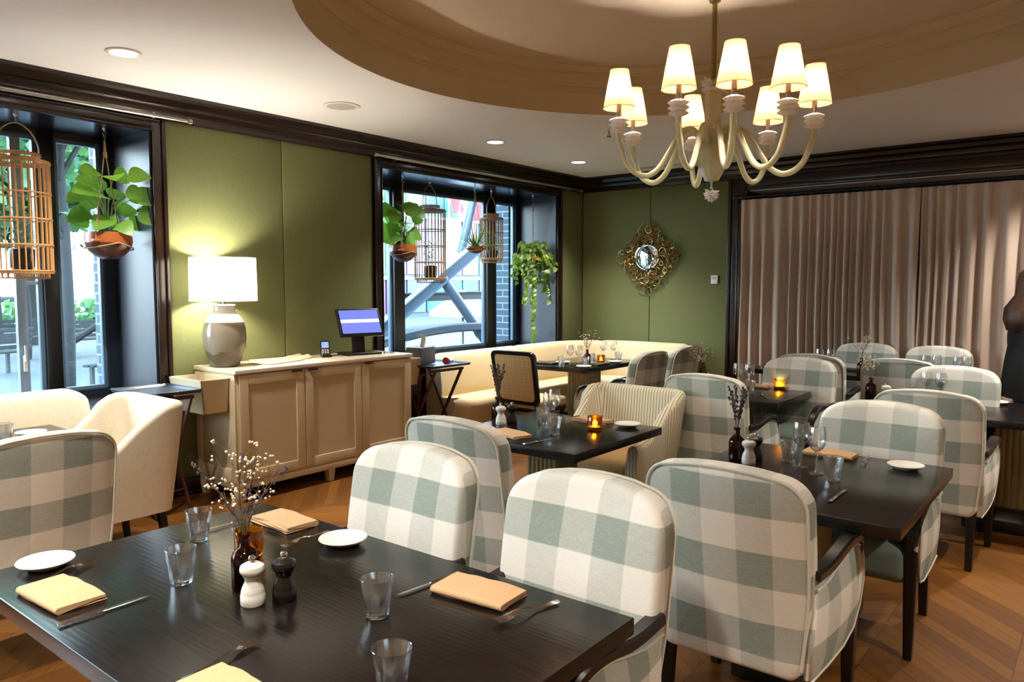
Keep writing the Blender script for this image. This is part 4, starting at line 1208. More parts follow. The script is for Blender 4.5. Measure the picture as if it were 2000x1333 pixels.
# ------------------------------------------------------------------ banquettes
def banquette(name, label, path2, seatd=.57, backh=.90, seams=(), mat=None):
    """path2: list of (x,y, nx,ny) on the wall line with the normal into the room"""
    r = empty(name, (0, 0, 0), 0, label, 'banquette')
    L = [0]
    for a, b in zip(path2, path2[1:]): L.append(L[-1] + math.hypot(b[0] - a[0], b[1] - a[1]))
    tot = L[-1]
    def sec_back(i):
        s = L[i]; e = min(s, tot - s)
        k = 1 - .06 * max(0, 1 - e / .12) ** 2
        dip = 1.0
        for q in seams: dip = min(dip, .975 + .025 * min(1, abs(s - q) / .03)) if abs(s - q) < .03 else dip
        h = backh * k * dip
        f = .018 * (1 - dip) * 30
        return [(.02, .10), (.20, .10), (.20, .40), (.235 - f, .45), (.24 - f, .58), (.225 - f, .72), (.205 - f, h - .06), (.185 - f, h - .02), (.15, h), (.08, h + .002), (.045, h - .012), (.03, h - .05), (.02, h - .12)]
    def sec_seat(i):
        s = L[i]; e = s
        rd = .16
        f = 1.0 if e > rd else math.sqrt(max(0, 1 - ((rd - e) / rd) ** 2)) * .28 + .72
        D = seatd * f
        return [(.20, .12), (D - .05, .12), (D - .03, .18), (D - .025, .34), (D, .38), (D + .002, .43), (D - .02, .465), (D - .07, .478), (.40, .482), (.22, .475)]
    for nm, sec, mt in (('backrest', sec_back, mat or M['cream']), ('seat', sec_seat, mat or M['cream'])):
        m = MB(); vs = []; fs = []; K = None
        for i, (x, y, nx, ny) in enumerate(path2):
            sc = sec(i); K = len(sc)
            for a, b in sc: vs.append((x + nx * a, y + ny * a, b))
        n = len(path2)
        for i in range(n - 1):
            for j in range(K):
                k = (j + 1) % K; fs.append((i * K + j, i * K + k, (i + 1) * K + k, (i + 1) * K + j))
        fs.append(tuple(range(K))); fs.append(tuple((n - 1) * K + j for j in range(K - 1, -1, -1)))
        m.add(vs, fs); m.build(nm, mt, r, angle=65)
    m = MB(); vs = []; fs = []
    for i, (x, y, nx, ny) in enumerate(path2):
        for a, b in ((.05, 0), (seatd - .12, 0), (seatd - .12, .12), (.05, .12)): vs.append((x + nx * a, y + ny * a, b))
    for i in range(len(path2) - 1):
        for j in range(4):
            k = (j + 1) % 4; fs.append((i * 4 + j, i * 4 + k, (i + 1) * 4 + k, (i + 1) * 4 + j))
    fs.append((0, 1, 2, 3)); e = (len(path2) - 1) * 4; fs.append((e + 3, e + 2, e + 1, e))
    m.add(vs, fs); m.build('plinth', M['wood_black'], r)
    return r
def lpath(y0, x1, R=.85):
    p = []; wx = WX + .03; wy = BY - .03
    y = y0
    while y < wy - R: p.append((wx, y, 1, 0)); y += .04 if (y - y0 < .3) else .03
    for k in range(0, 25):
        a = pi / 2 * k / 24
        p.append((wx + R - R * cos(a), wy - R + R * sin(a), cos(a), -sin(a)))
    x = wx + R + .03
    while x < x1: p.append((x, wy, 0, -1)); x += .03
    p.append((x1, wy, 0, -1)); return p
banquette('corner_banquette', 'long cream corner banquette curving below the far window and the mirror wall', lpath(5.42, -3.80), seams=(1.35, 2.9, 4.1))
pb = []
y = 2.12
while y > -.4: pb.append((WX + .03, y, 1, 0)); y -= .04
banquette('window_banquette', 'cream banquette below the near window at the left edge', pb, backh=.92, mat=M['cream_pale'], seams=(1.2,))

# ------------------------------------------------------------------ tables
def make_table(name, x0, y0, x1, y1, label, pw=(.54, .54), h=.755, th=.045, group='black dining tables', col=.26, ribs=True, colc=None):
    cx_, cy_ = (x0 + x1) / 2, (y0 + y1) / 2
    r = empty(name, (cx_, cy_, 0), 0, label, 'table', group)
    w, d = x1 - x0, y1 - y0
    m = MB(); rbox(m, (0, 0, h - th / 2), (w, d, th), .003, 2); m.build('tabletop', M['table'], r)
    m = MB(); hw = col / 2; nfl = 7; pts = []
    # square column with vertical reeding
    for side in range(4):
        for k in range(nfl):
            for q in range(4):
                t = -hw + col * (k + q / 4) / nfl; bul = .007 * sin(pi * (q / 4))
                p = [(t, -hw - bul), (hw + bul, t), (-t, hw + bul), (-hw - bul, -t)][side]; pts.append(p)
    n = len(pts); ox, oy = colc or (0, 0)
    vs = [(p[0] + ox, p[1] + oy, .13) for p in pts] + [(p[0] + ox, p[1] + oy, h - th - .02) for p in pts]
    fs = [(i, (i + 1) % n, n + (i + 1) % n, n + i) for i in range(n)]
    m.add(vs, fs); m.build('column', M['fluted'], r, angle=25)
    m = MB(); rbox(m, (0, 0, .035), (pw[0], pw[1], .07), .006, 2)
    rbox(m, (0, 0, .10), (pw[0] - .04, pw[1] - .04, .07), .004, 1, 0, fn=lambda p: (p.x * (1 - 3.5 * (p.z - .065)), p.y * (1 - 3.5 * (p.z - .065)), p.z)); m.build('plinth', M['wood_black'], r)
    m = MB(); rbox(m, (ox, oy, h - th - .01), (col + .12, col + .12, .02), .004, 1); m.build('top_plate', M['wood_black'], r)
    return r
make_table('dining_table', -2.55, .69, -.91, 1.65, 'large black wood table in the foreground with four place settings', col=.22)
make_table('dining_table', -1.50, 2.84, -.53, 3.95, 'black wood table at the right with two wine glasses and white mill', pw=(.27, 1.0), col=.2, colc=(0, -.08))
make_table('dining_table', -2.98, 3.09, -2.05, 4.02, 'glossy black table with a glowing amber candle before the striped armchair', col=.21)
make_table('dining_table', -2.74, 5.33, -1.82, 6.21, 'black table with a lit candle in the middle row before the curtain', col=.18)
make_table('dining_table', -1.42, 5.50, .55, 6.42, 'black table in the right far row reaching the right edge of the photo')
make_table('dining_table', -2.86, 7.42, -1.66, 8.02, 'black table in the last row by the curtain with the dried-flower bottle', col=.2)
make_table('dining_table', -1.58, 7.42, -.2, 8.02, 'black table in the last row by the curtain, hidden behind two armchairs', col=.2)
make_table('dining_table', -4.86, 6.33, -4.08, 7.50, 'black table inside the corner banquette laid with four wine glasses')
make_table('dining_table', -5.0, .80, -4.22, 1.80, 'dark table at the left edge between banquette and cream armchair')
# ------------------------------------------------------------------ tableware prototypes
TH = .7555
def flute9(a, z, r, z1=.062):
    f = max(0, min(1, (z1 - z) / .02))
    return r * (1 - .085 * f * abs(sin(4.5 * a)))
m = MB()
prof = [(0, .0), (.027, .0), (.0295, .003), (.0325, .03), (.0365, .062), (.0385, .066), (.0425, .1), (.0418, .1012), (.0408, .1), (.0368, .066), (.0350, .061), (.0305, .03), (.0270, .012), (.018, .0105), (0, .0105)]
lathe(m, prof, 54, rfn=lambda a, z, r: flute9(a, z, r) if r > .026 else r)
o = m.build('water_tumbler', M['glass'], angle=30); tag(o, 'tumbler', 'glass'); TUM = Proto(o)
m = MB()
lathe(m, [(0, .004), (.010, .005), (.031, .003), (.033, .0015), (.033, 0), (0, 0)], 32)
lathe(m, [(.031, .003), (.008, .008), (.0042, .02), (.0038, .06), (.0045, .092), (.012, .102), (.026, .114), (.036, .132), (.0395, .152), (.038, .178), (.033, .212), (.0323, .212), (.0372, .178), (.0387, .152), (.035, .133), (.025, .1155), (.012, .1045), (0, .101)], 36)
o = m.build('wine_glass', M['wine_glass'], angle=50); tag(o, 'wine glass', 'glass'); WG = Proto(o)
m = MB(); lathe(m, [(0, .0), (.05, .0), (.055, .004), (.068, .010), (.0785, .019), (.0775, .0215), (.074, .021), (.064, .013), (.052, .0075), (0, .0065)], 48)
o = m.build('side_plate', M['porcelain'], angle=60); tag(o, 'plate', 'plate'); PL = Proto(o)
def napkin(mat):
    m = MB(); hw = .064; t = .0021
    def layer(zc, y0, y1, seed, lift=0.0):
        def fn(p):
            u = p.x / .115; v = p.y / hw
            z = p.z * (1 - .18 * abs(u) ** 3) + .0022 * sin(u * 4 + seed) * (p.z / .02) + lift * max(0, v) * .01
            return (p.x * (1 - .02 * v * (1 if seed % 2 else -1)) , p.y + .004 * sin(u * 3 + seed), max(.0006, z))
        rbox(m, (0, (y0 + y1) / 2, zc), (.228, y1 - y0, t * 2), t * .98, 2, 7, fn=fn)
    # soft stack of folded linen: rounded fold on one long side, loose layered hems on the other
    for i, (zc, a_, b_) in enumerate(((.0022, -hw, hw * .96), (.0070, -hw * .98, hw * .90), (.0118, -hw * 1.0, hw * .98), (.0166, -hw * .97, hw * .93))): layer(zc, a_, b_, i)
    vs = []; fs = []; n = 12; K = 16
    for i in range(n + 1):
        u = -1 + 2 * i / n; h = (.0232 * (1 - .16 * abs(u) ** 3) + .0012 * sin(u * 5))
        for j in range(K):
            th = pi * j / (K - 1); r1 = h / 2
            vs.append((u * .1155, -hw * .93 - r1 * 1.05 * sin(th), h / 2 - r1 * cos(th)))
        vs.append((u * .1155, hw * (.86 + .05 * sin(u * 2.2)), h + .0006 - .003 * (1 + u) * .5)); vs.append((u * .1155, hw * (.86 + .05 * sin(u * 2.2)), h - .0042 - .003 * (1 + u) * .5))
    K2 = K + 2
    for i in range(n):
        for j in range(K2): fs.append((i * K2 + j, i * K2 + (j + 1) % K2, (i + 1) * K2 + (j + 1) % K2, (i + 1) * K2 + j))
    fs.append(tuple(range(K2 - 1, -1, -1))); fs.append(tuple(n * K2 + j for j in range(K2)))
    m.add(vs, fs)
    return m
o = napkin(0).build('folded_napkin', M['napkin'], angle=50); tag(o, 'napkin', 'napkin'); NAP = Proto(o)
o = napkin(0).build('folded_napkin', M['napkin_dark'], angle=50); tag(o, 'napkin', 'napkin'); NAPD = Proto(o)
def flat(m, L, R, zf, t=.0018, mi=0):
    """outline from matched left/right point lists along y"""
    vs = []; fs = []; n = len(L)
    for (xa, y), (xb, _) in zip(L, R):
        z = zf(y); vs += [(xa, y, z), ((xa + xb) / 2, y, z + t * 1.5), (xb, y, z), ((xa + xb) / 2, y, z - t * .3)]
    for i in range(n - 1):
        for j in range(4): fs.append((i * 4 + j, i * 4 + (j + 1) % 4, (i + 1) * 4 + (j + 1) % 4, (i + 1) * 4 + j))
    fs.append((3, 2, 1, 0)); e = (n - 1) * 4; fs.append((e, e + 1, e + 2, e + 3)); m.add(vs, fs)
def sym(pts): return [(-w, y) for y, w in pts], [(w, y) for y, w in pts]
# fork along +y: handle end at -.10, tines at +.10
def fz(y): return .0045 + .010 * max(0, math.sin(max(0, min(1, (y + .02) / .09)) * pi)) + .004 * max(0, (y - .07) / .03)
m = MB()
L, R = sym([(-.10, .004), (-.098, .0075), (-.085, .0085), (-.06, .006), (-.03, .0035), (.01, .003), (.03, .004), (.04, .009), (.05, .012), (.058, .0125)]); flat(m, L, R, fz)
for k in range(4):
    x = -.0102 + k * .0068
    flat(m, [(x - .0021, .056), (x - .0019, .08), (x - .0008, .10)], [(x + .0021, .056), (x + .0019, .08), (x + .0008, .10)], fz)
o = m.build('table_fork', M['silver']); o.scale = (1.25, 1.05, 1.3); tag(o, 'fork', 'fork'); FK = Proto(o)
m = MB()
L, R = sym([(-.115, .003), (-.113, .0075), (-.10, .0095), (-.07, .0075), (-.03, .0055), (-.012, .005), (-.008, .0065)]); flat(m, L, R, lambda y: .0052, .0032)
flat(m, [(-.005, -.008), (-.009, .0), (-.010, .05), (-.0095, .08), (-.006, .10), (.002, .115)], [(.005, -.008), (.005, 0), (.006, .05), (.0062, .08), (.0062, .1), (.004, .115)], lambda y: .0045, .0009)
o = m.build('table_knife', M['silver']); tag(o, 'knife', 'knife'); KN = Proto(o)
def mill(mat, label):
    r = empty('pepper_mill', (0, 0, 0), 0, label, 'mill')
    m = MB(); lathe(m, [(0, 0), (.0305, 0), (.032, .003), (.032, .026), (.030, .029), (.0305, .034), (.0275, .045), (.0205, .060), (.0195, .068), (.024, .077), (.0255, .080)], 32); m.build('body', mat, r)
    m = MB(); lathe(m, [(.0255, .081), (.0315, .088), (.0325, .096), (.030, .104), (.018, .111), (.009, .113), (0, .113)], 32); m.build('head', mat, r)
    m = MB(); lathe(m, [(.006, .112), (.0055, .117), (.009, .120), (.0095, .126), (.006, .131), (0, .132)], 16); m.build('knob', M['silver'], r)
    return r
MW = Proto(mill(M['mill_white'], 'w')); MBK = Proto(mill(M['mill_black'], 'b'))
def candle():
    r = empty('candle_holder', (0, 0, 0), 0, 'c', 'candle holder')
    m = MB(); lathe(m, [(0, 0), (.036, 0), (.040, .004), (.0425, .02), (.0435, .082), (.0425, .0835), (.0405, .082), (.0395, .02), (.036, .009), (0, .008)], 72, rfn=lambda a, z, r: r * (1 + (.022 * abs(sin(12 * a)) if .006 < z < .08 and r > .038 else 0))); m.build('glass', M['amber_light'], r)
    m = MB(); lathe(m, [(0, .0085), (.030, .0085), (.030, .022), (0, .023)], 20); w = m.build('tealight', M['wax'], r)
    m = MB(); lathe(m, [(0, .023), (.006, .028), (.0075, .034), (.004, .045), (0, .054)], 10); m.build('flame', M['flame'], w)
    light('flame_light', 'POINT', (0, 0, .045), .35, (1, .62, .22), parent=r, shadow_soft_size=.01)
    return r
CD = Proto(candle())
def unlit():
    r = empty('candle_holder', (0, 0, 0), 0, 'c', 'candle holder')
    m = MB(); lathe(m, [(0, 0), (.036, 0), (.040, .004), (.0425, .02), (.0435, .082), (.0425, .0835), (.0405, .082), (.0395, .02), (.036, .009), (0, .008)], 72, rfn=lambda a, z, r: r * (1 + (.022 * abs(sin(12 * a)) if .006 < z < .08 and r > .038 else 0))); m.build('glass', M['amber_light'], r)
    m = MB(); lathe(m, [(0, .0085), (.019, .0085), (.019, .02), (0, .021)], 20); m.build('tealight', M['wax'], r)
    return r
CU = Proto(unlit())
m = MB(); lathe(m, [(0, 0), (.033, 0), (.0365, .004), (.0375, .01), (.0375, .088), (.034, .102), (.022, .114), (.0145, .120), (.0138, .148), (.0165, .150), (.0165, .156), (.0120, .156), (.0115, .120), (.030, .100), (.0335, .088), (.0335, .012), (.03, .006), (0, .006)], 32)
o = m.build('bottle_vase', M['amber'], angle=50); tag(o, 'b', 'bottle'); BV = Proto(o)
def flowers(kind, seed, h=.30):
    """dried bunch standing in a bottle: kind 0 baby's breath + lavender, 1 lavender, 2 small sprigs"""
    rnd = random.Random(seed)
    r = empty('dried_flower_bunch', (0, 0, 0), 0, 'f', 'flowers')
    st = MB(); bl = MB(); lv = MB()
    n = {0: 11, 1: 13, 2: 8}[kind]
    for k in range(n):
        a = rnd.uniform(0, 6.28); sp = rnd.uniform(.03, .16 if kind != 1 else .055) * h / .3; H = h * rnd.uniform(.7, 1.05)
        p = spline([(0.003 * cos(a), .003 * sin(a), .01), (.007 * cos(a), .007 * sin(a), .16), (sp * .45 * cos(a), sp * .45 * sin(a), .16 + H * .4), (sp * cos(a + .2), sp * sin(a + .2), .16 + H * .75)], 4)
        tube(st, p, .0011, 4)
        e = p[-1]
        lav = kind == 1 or (kind == 0 and k % 3 == 0)
        if lav:
            for q in range(9):
                t = q / 8; c0 = p[-1 - int(6 * (1 - t))]; 
                for w in range(3):
                    an = rnd.uniform(0, 6.28)
                    rbox(lv, (c0.x + .004 * cos(an), c0.y + .004 * sin(an), c0.z + rnd.uniform(-.006, .006)), (.006, .006, .009), .0028, 1)
        else:
            for q in range(rnd.randint(8, 12)):
                an = rnd.uniform(0, 6.28); L_ = rnd.uniform(.015, .05); base = p[rnd.randint(len(p) // 2, len(p) - 1)]
                e2 = base + V((L_ * cos(an), L_ * sin(an), rnd.uniform(.01, .045)))
                tube(st, [base, e2], .0006, 3)
                for w in range(rnd.randint(1, 3)):
                    c0 = e2 + V((rnd.uniform(-.008, .008), rnd.uniform(-.008, .008), rnd.uniform(-.006, .008)))
                    s2 = rnd.uniform(.005, .0085)
                    rbox(bl, tuple(c0), (s2, s2, s2), s2 * .45, 1)
    st.build('stems', M['dry'], r)
    if bl.v: bl.build('blossoms', M['blossom'], r)
    if lv.v: lv.build('flower_spikes', M['lav'], r)
    return r
FL0 = Proto(flowers(0, 4, .30)); FL1 = Proto(flowers(1, 7, .26)); FL2 = Proto(flowers(2, 9, .20))
Z0 = TH
def P3_(x, y, z=Z0): return (x, y, z)

# ---- foreground table
TUM.put(P3_(-2.03, 1.05), .2, 'empty water tumbler on the foreground table, nearer of the pair left of the amber bottle', 'water tumblers')
TUM.put(P3_(-2.33, 1.27), .5, 'empty water tumbler on the foreground table, farther of the pair left of the amber bottle', 'water tumblers')
TUM.put(P3_(-1.43, 1.25), .8, 'empty water tumbler on the foreground table, left of the front napkin and knife', 'water tumblers')
TUM.put(P3_(-1.125, 1.02), .1, 'empty water tumbler nearest the bottom edge, cut off by the photo frame', 'water tumblers')
CU.put(P3_(-2.07, 1.29), 0, 'ribbed amber glass candle holder behind the foreground bottle of dried flowers', 'amber candle holders')
BV.put(P3_(-1.85, 1.14), 0, 'brown glass bottle used as vase on the foreground table', 'brown bottle vases')
FL0.put(P3_(-1.85, 1.14, Z0 + .0), 0, "dried baby's breath and lavender in the foreground bottle", 'dried flower bunches')
MW.put(P3_(-1.745, 1.095), 0, 'white salt mill on the foreground table beside the brown bottle', 'white mills')
MBK.put(P3_(-1.705, 1.165), 0, 'black pepper mill on the foreground table beside the white mill', 'black mills')
PL.put(P3_(-2.47, .86), 0, 'round white side plate at the left edge of the foreground table', 'side plates')
PL.put(P3_(-1.93, 1.545), 0, 'round white side plate on the foreground table before the left checked armchair', 'side plates')
NAP.put(P3_(-2.19, .80), .05, 'folded tan napkin on the foreground table beside the leftmost plate', 'tan napkins')
NAP.put(P3_(-2.26, 1.545), pi - .05, 'folded tan napkin at the far edge of the foreground table near the dried flowers', 'tan napkins')
NAP.put(P3_(-1.315, 1.515), .1, 'folded tan napkin on the foreground table before the right checked armchair', 'tan napkins')
NAP.put(P3_(-1.37, .80), 0, 'folded tan napkin cut off by the bottom edge of the photo', 'tan napkins')
FK.put(P3_(-1.135, 1.50), pi - .22, 'silver fork lying right of the napkin before the right checked armchair', 'forks')
FK.put(P3_(-1.525, .875), .13, 'silver fork with raised tines beside the napkin at the bottom edge', 'forks')
FK.put(P3_(-2.05, 1.49), pi + .12, 'silver fork between the far napkin and the plate on the foreground table', 'forks')
FK.put(P3_(-2.36, .86), .25, 'silver fork between leftmost plate and tan napkin', 'forks')
KN.put(P3_(-2.0, .83), 0.02, 'silver knife right of the leftmost napkin on the foreground table', 'knives')
KN.put(P3_(-1.465, 1.47), pi - .1, 'silver knife left of the napkin before the right checked armchair', 'knives')
KN.put(P3_(-2.395, 1.42), pi, 'silver knife behind the dried flowers on the foreground table', 'knives')

# ---- near right table
TUM.put(P3_(-1.17, 3.61), .3, 'water tumbler at the near right table, left of the two wine glasses', 'water tumblers')
TUM.put(P3_(-.905, 3.38), .3, 'water tumbler at the near right table, right of the two wine glasses', 'water tumblers')
WG.put(P3_(-1.09, 3.53), 0, 'tall wine glass on the near right table, left of two', 'wine glasses')
WG.put(P3_(-.995, 3.45), 0, 'tall wine glass on the near right table, right of two', 'wine glasses')
NAP.put(P3_(-1.05, 3.87), 0, 'folded tan napkin on the near right table before the front-facing armchair', 'tan napkins')
NAP.put(P3_(-1.03, 3.02), .1, 'folded tan napkin peeping from behind the nearest armchair back', 'tan napkins')
FK.put(P3_(-.885, 3.86), pi + .1, 'silver fork between napkin and plate on the near right table', 'forks')
KN.put(P3_(-.815, 3.13), -.02, 'silver knife near the front edge of the near right table', 'knives')
PL.put(P3_(-.70, 3.80), 0, 'round white side plate on the near right table', 'side plates')
BV.put(P3_(-1.38, 3.49), 0, 'brown glass bottle vase on the near right table beside the white mill', 'brown bottle vases')
FL1.put(P3_(-1.38, 3.49), 0, 'dried lavender sprigs in the bottle of the near right table', 'dried flower bunches')
MW.put(P3_(-1.305, 3.45), 0, 'white salt mill on the near right table', 'white mills')
MBK.put(P3_(-1.31, 3.555), 0, 'black pepper mill on the near right table behind the white mill', 'black mills')

# ---- middle pedestal table
TUM.put(P3_(-2.42, 3.44), .3, 'water tumbler beside the wine glasses of the middle table, nearer of two', 'water tumblers')
TUM.put(P3_(-2.67, 3.67), .3, 'water tumbler beside the wine glasses of the middle table, farther of two', 'water tumblers')
WG.put(P3_(-2.57, 3.60), 0, 'wine glass on the middle table left of the amber candle, front one', 'wine glasses')
WG.put(P3_(-2.62, 3.72), 0, 'wine glass on the middle table left of the amber candle, rear one', 'wine glasses')
CD.put(P3_(-2.31, 3.69), 0, 'lit amber candle on the middle table before the striped armchair', 'amber candle holders')
PL.put(P3_(-2.22, 3.91), 0, 'white side plate on the middle table right of the amber candle', 'side plates')
NAP.put(P3_(-2.47, 3.91), pi - .2, 'folded tan napkin behind the amber candle of the middle table', 'tan napkins')
NAP.put(P3_(-2.60, 3.27), -.25, 'folded tan napkin behind the checked chair back at the middle table', 'tan napkins')
KN.put(P3_(-2.375, 3.22), -.12, 'silver knife on the near edge of the middle table', 'knives')
KN.put(P3_(-2.66, 3.90), pi - .3, 'silver knife on the far side of the middle table left of the napkin', 'knives')
FK.put(P3_(-2.325, 3.86), pi + .1, 'silver fork between candle and side plate on the middle table', 'forks')
BV.put(P3_(-2.92, 3.54), 0, 'brown glass bottle vase on the middle table before the framed-back chair', 'brown bottle vases')
FL1.put(P3_(-2.92, 3.54), 1, 'dried lavender bunch seen against the tan windowpane chair back', 'dried flower bunches')
MW.put(P3_(-2.86, 3.50), 0, 'white salt mill on the middle table', 'white mills')
MBK.put(P3_(-2.83, 3.57), 0, 'black pepper mill on the middle table behind the white mill', 'black mills')

# ---- table with candle in the middle row
CD.put(P3_(-2.07, 6.10), 0, 'lit candle glass on the table before the curtain-side armchairs', 'amber candle holders')
PL.put(P3_(-2.03, 6.10 + .08), 0, 'white side plate right of the farther lit candle', 'side plates')
NAP.put(P3_(-2.27, 6.11), .1, 'folded tan napkin left of the farther lit candle', 'tan napkins')
TUM.put(P3_(-2.16, 5.70), 0, 'water tumbler by the two wine glasses left of the farther lit candle', 'water tumblers')
WG.put(P3_(-2.33, 5.88), 0, 'wine glass left of the farther lit candle, left one of the pair', 'wine glasses')
WG.put(P3_(-2.22, 5.84), 0, 'wine glass left of the farther lit candle, right one of the pair', 'wine glasses')
BV.put(P3_(-2.62, 5.80), 0, 'brown bottle vase standing before the green wall left of the dark door trim', 'brown bottle vases')
FL2.put(P3_(-2.62, 5.80), 0, 'pale dried sprigs in a bottle seen against the green wall', 'dried flower bunches')
MBK.put(P3_(-2.54, 5.78), 0, 'black pepper mill whose knob shows above the middle armchair back', 'black mills')
KN.put(P3_(-2.02, 5.62), .5, 'silver knife at the front of the farther candle table', 'knives')

# ---- far right table
WG.put(P3_(-1.02, 6.16), 0, 'wine glass against the pale armchair at far right, left one', 'wine glasses')
WG.put(P3_(-.92, 6.12), 0, 'wine glass against the pale armchair at far right, right one', 'wine glasses')
PL.put(P3_(-.60, 6.28), 0, 'white side plate on the far right table', 'side plates')
BV.put(P3_(-1.36, 6.00), 0, 'brown bottle vase on the far right table, low in front of an armchair back', 'brown bottle vases')
FL2.put(P3_(-1.36, 6.00), 2, 'small dried sprigs in the bottle of the far right table', 'dried flower bunches')
MW.put(P3_(-1.25, 5.98), 0, 'white salt mill on the far right table beside the low bottle', 'white mills')
# ---- last row
BV.put(P3_(-1.80, 7.55), 0, 'brown bottle vase on the last-row table before the curtain', 'brown bottle vases')
FL2.put(P3_(-1.80, 7.55), 4, 'dried sprigs against the curtain in the last-row bottle', 'dried flower bunches', 1.15)
TUM.put(P3_(-2.02, 7.62), 0, 'water tumbler on the last-row table left of the bottle', 'water tumblers')
WG.put(P3_(-2.22, 7.70), 0, 'wine glass on the last-row table, left of its pair', 'wine glasses')
WG.put(P3_(-2.13, 7.74), 0, 'wine glass on the last-row table, right of its pair', 'wine glasses')
NAPD.put(P3_(-1.93, 7.86), 0, 'dark folded napkin on the last-row table beside the tumbler', 'dark napkins')
for x, y, l in ((-1.27, 7.60, 'wine glass before the rightmost last-row armchair, first from the left'), (-1.20, 7.70, 'wine glass before the rightmost last-row armchair, second from the left'),
                (-1.03, 7.66, 'wine glass before the rightmost last-row armchair, third from the left'), (-.97, 7.76, 'wine glass before the rightmost last-row armchair, fourth from the left')):
    WG.put(P3_(x, y), 0, l, 'wine glasses')
NAPD.put(P3_(-1.10, 7.88), 0, 'dark folded napkin between the rightmost last-row wine glasses', 'dark napkins')
# ---- banquette table
TUM.put(P3_(-4.43, 6.42), 0, 'water tumbler at the near edge of the banquette table, left one', 'water tumblers')
TUM.put(P3_(-4.22, 6.55), 0, 'water tumbler at the near edge of the banquette table, right of the wine glass pair', 'water tumblers')
TUM.put(P3_(-4.36, 6.93), 0, 'water tumbler right behind the banquette table candle', 'water tumblers')
TUM.put(P3_(-4.24, 7.25), 0, 'water tumbler at the far right of the banquette table', 'water tumblers')
WG.put(P3_(-4.42, 6.56), 0, 'wine glass on the banquette table, first from the left', 'wine glasses')
WG.put(P3_(-4.31, 6.56), 0, 'wine glass on the banquette table, second from the left', 'wine glasses')
WG.put(P3_(-4.45, 7.28), 0, 'wine glass on the banquette table, third from the left', 'wine glasses')
WG.put(P3_(-4.38, 7.38), 0, 'wine glass on the banquette table, fourth from the left', 'wine glasses')
BV.put(P3_(-4.33, 6.75), 0, 'brown bottle vase in the middle of the banquette table', 'brown bottle vases')
FL0.put(P3_(-4.33, 6.75), 1, 'dried flowers with a white blossom head on the banquette table', 'dried flower bunches', .85)
CD.put(P3_(-4.30, 6.98), 0, 'lit amber candle on the banquette table', 'amber candle holders')
PL.put(P3_(-4.17, 6.44), 0, 'white side plate at the near corner of the banquette table', 'side plates')
PL.put(P3_(-4.17, 7.06), 0, 'white side plate at the right of the banquette table', 'side plates')
PL.put(P3_(-4.58, 6.66), 0, 'white side plate behind the first wine glasses of the banquette table', 'side plates')
NAPD.put(P3_(-4.19, 6.76), 1.5, 'dark folded napkin between the two plates of the banquette table', 'dark napkins')
NAPD.put(P3_(-4.70, 6.52), .1, 'dark folded napkin at the left end of the banquette table', 'dark napkins')
# ---- left edge table
PL.put(P3_(-4.72, 1.60), 0, 'white side plate on the dark table at the left edge', 'side plates')
TUM.put(P3_(-4.62, 1.44), 0, 'water tumbler on the dark table at the left edge', 'water tumblers')
TUM.put(P3_(-4.74, 1.38), 0, 'water tumbler at the very left edge beside the plate', 'water tumblers')
# ------------------------------------------------------------------ hanging planters, rattan lanterns
def leaf(m, base, d, up, L, w, kind=0, droop=.25, fold=.18):
    d = V(d).normalized(); s = d.cross(V(up)); 
    if s.length < 1e-4: s = d.orthogonal()
    s.normalize(); nrm = s.cross(d).normalized()
    if kind == 0: prof = [(-.10, .0), (-.06, .30), (.06, .46), (.25, .50), (.50, .42), (.75, .26), (.92, .09), (1.0, 0)]
    elif kind == 1: prof = [(0, .04), (.2, .30), (.45, .36), (.7, .24), (.9, .08), (1.0, 0)]
    else: prof = [(0, .5), (.3, .45), (.6, .32), (.85, .14), (1, 0)]
    vs = []; fs = []
    b = V(base)
    for t, h in prof:
        c = b + d * (L * t) - nrm * (droop * L * max(0, t) ** 2)
        vs += [c + s * (h * w) + nrm * (fold * h * w), c, c - s * (h * w) + nrm * (fold * h * w)]
    for i in range(len(prof) - 1):
        a = i * 3; fs += [(a, a + 1, a + 4, a + 3), (a + 1, a + 2, a + 5, a + 4)]
    m.add(vs, fs)
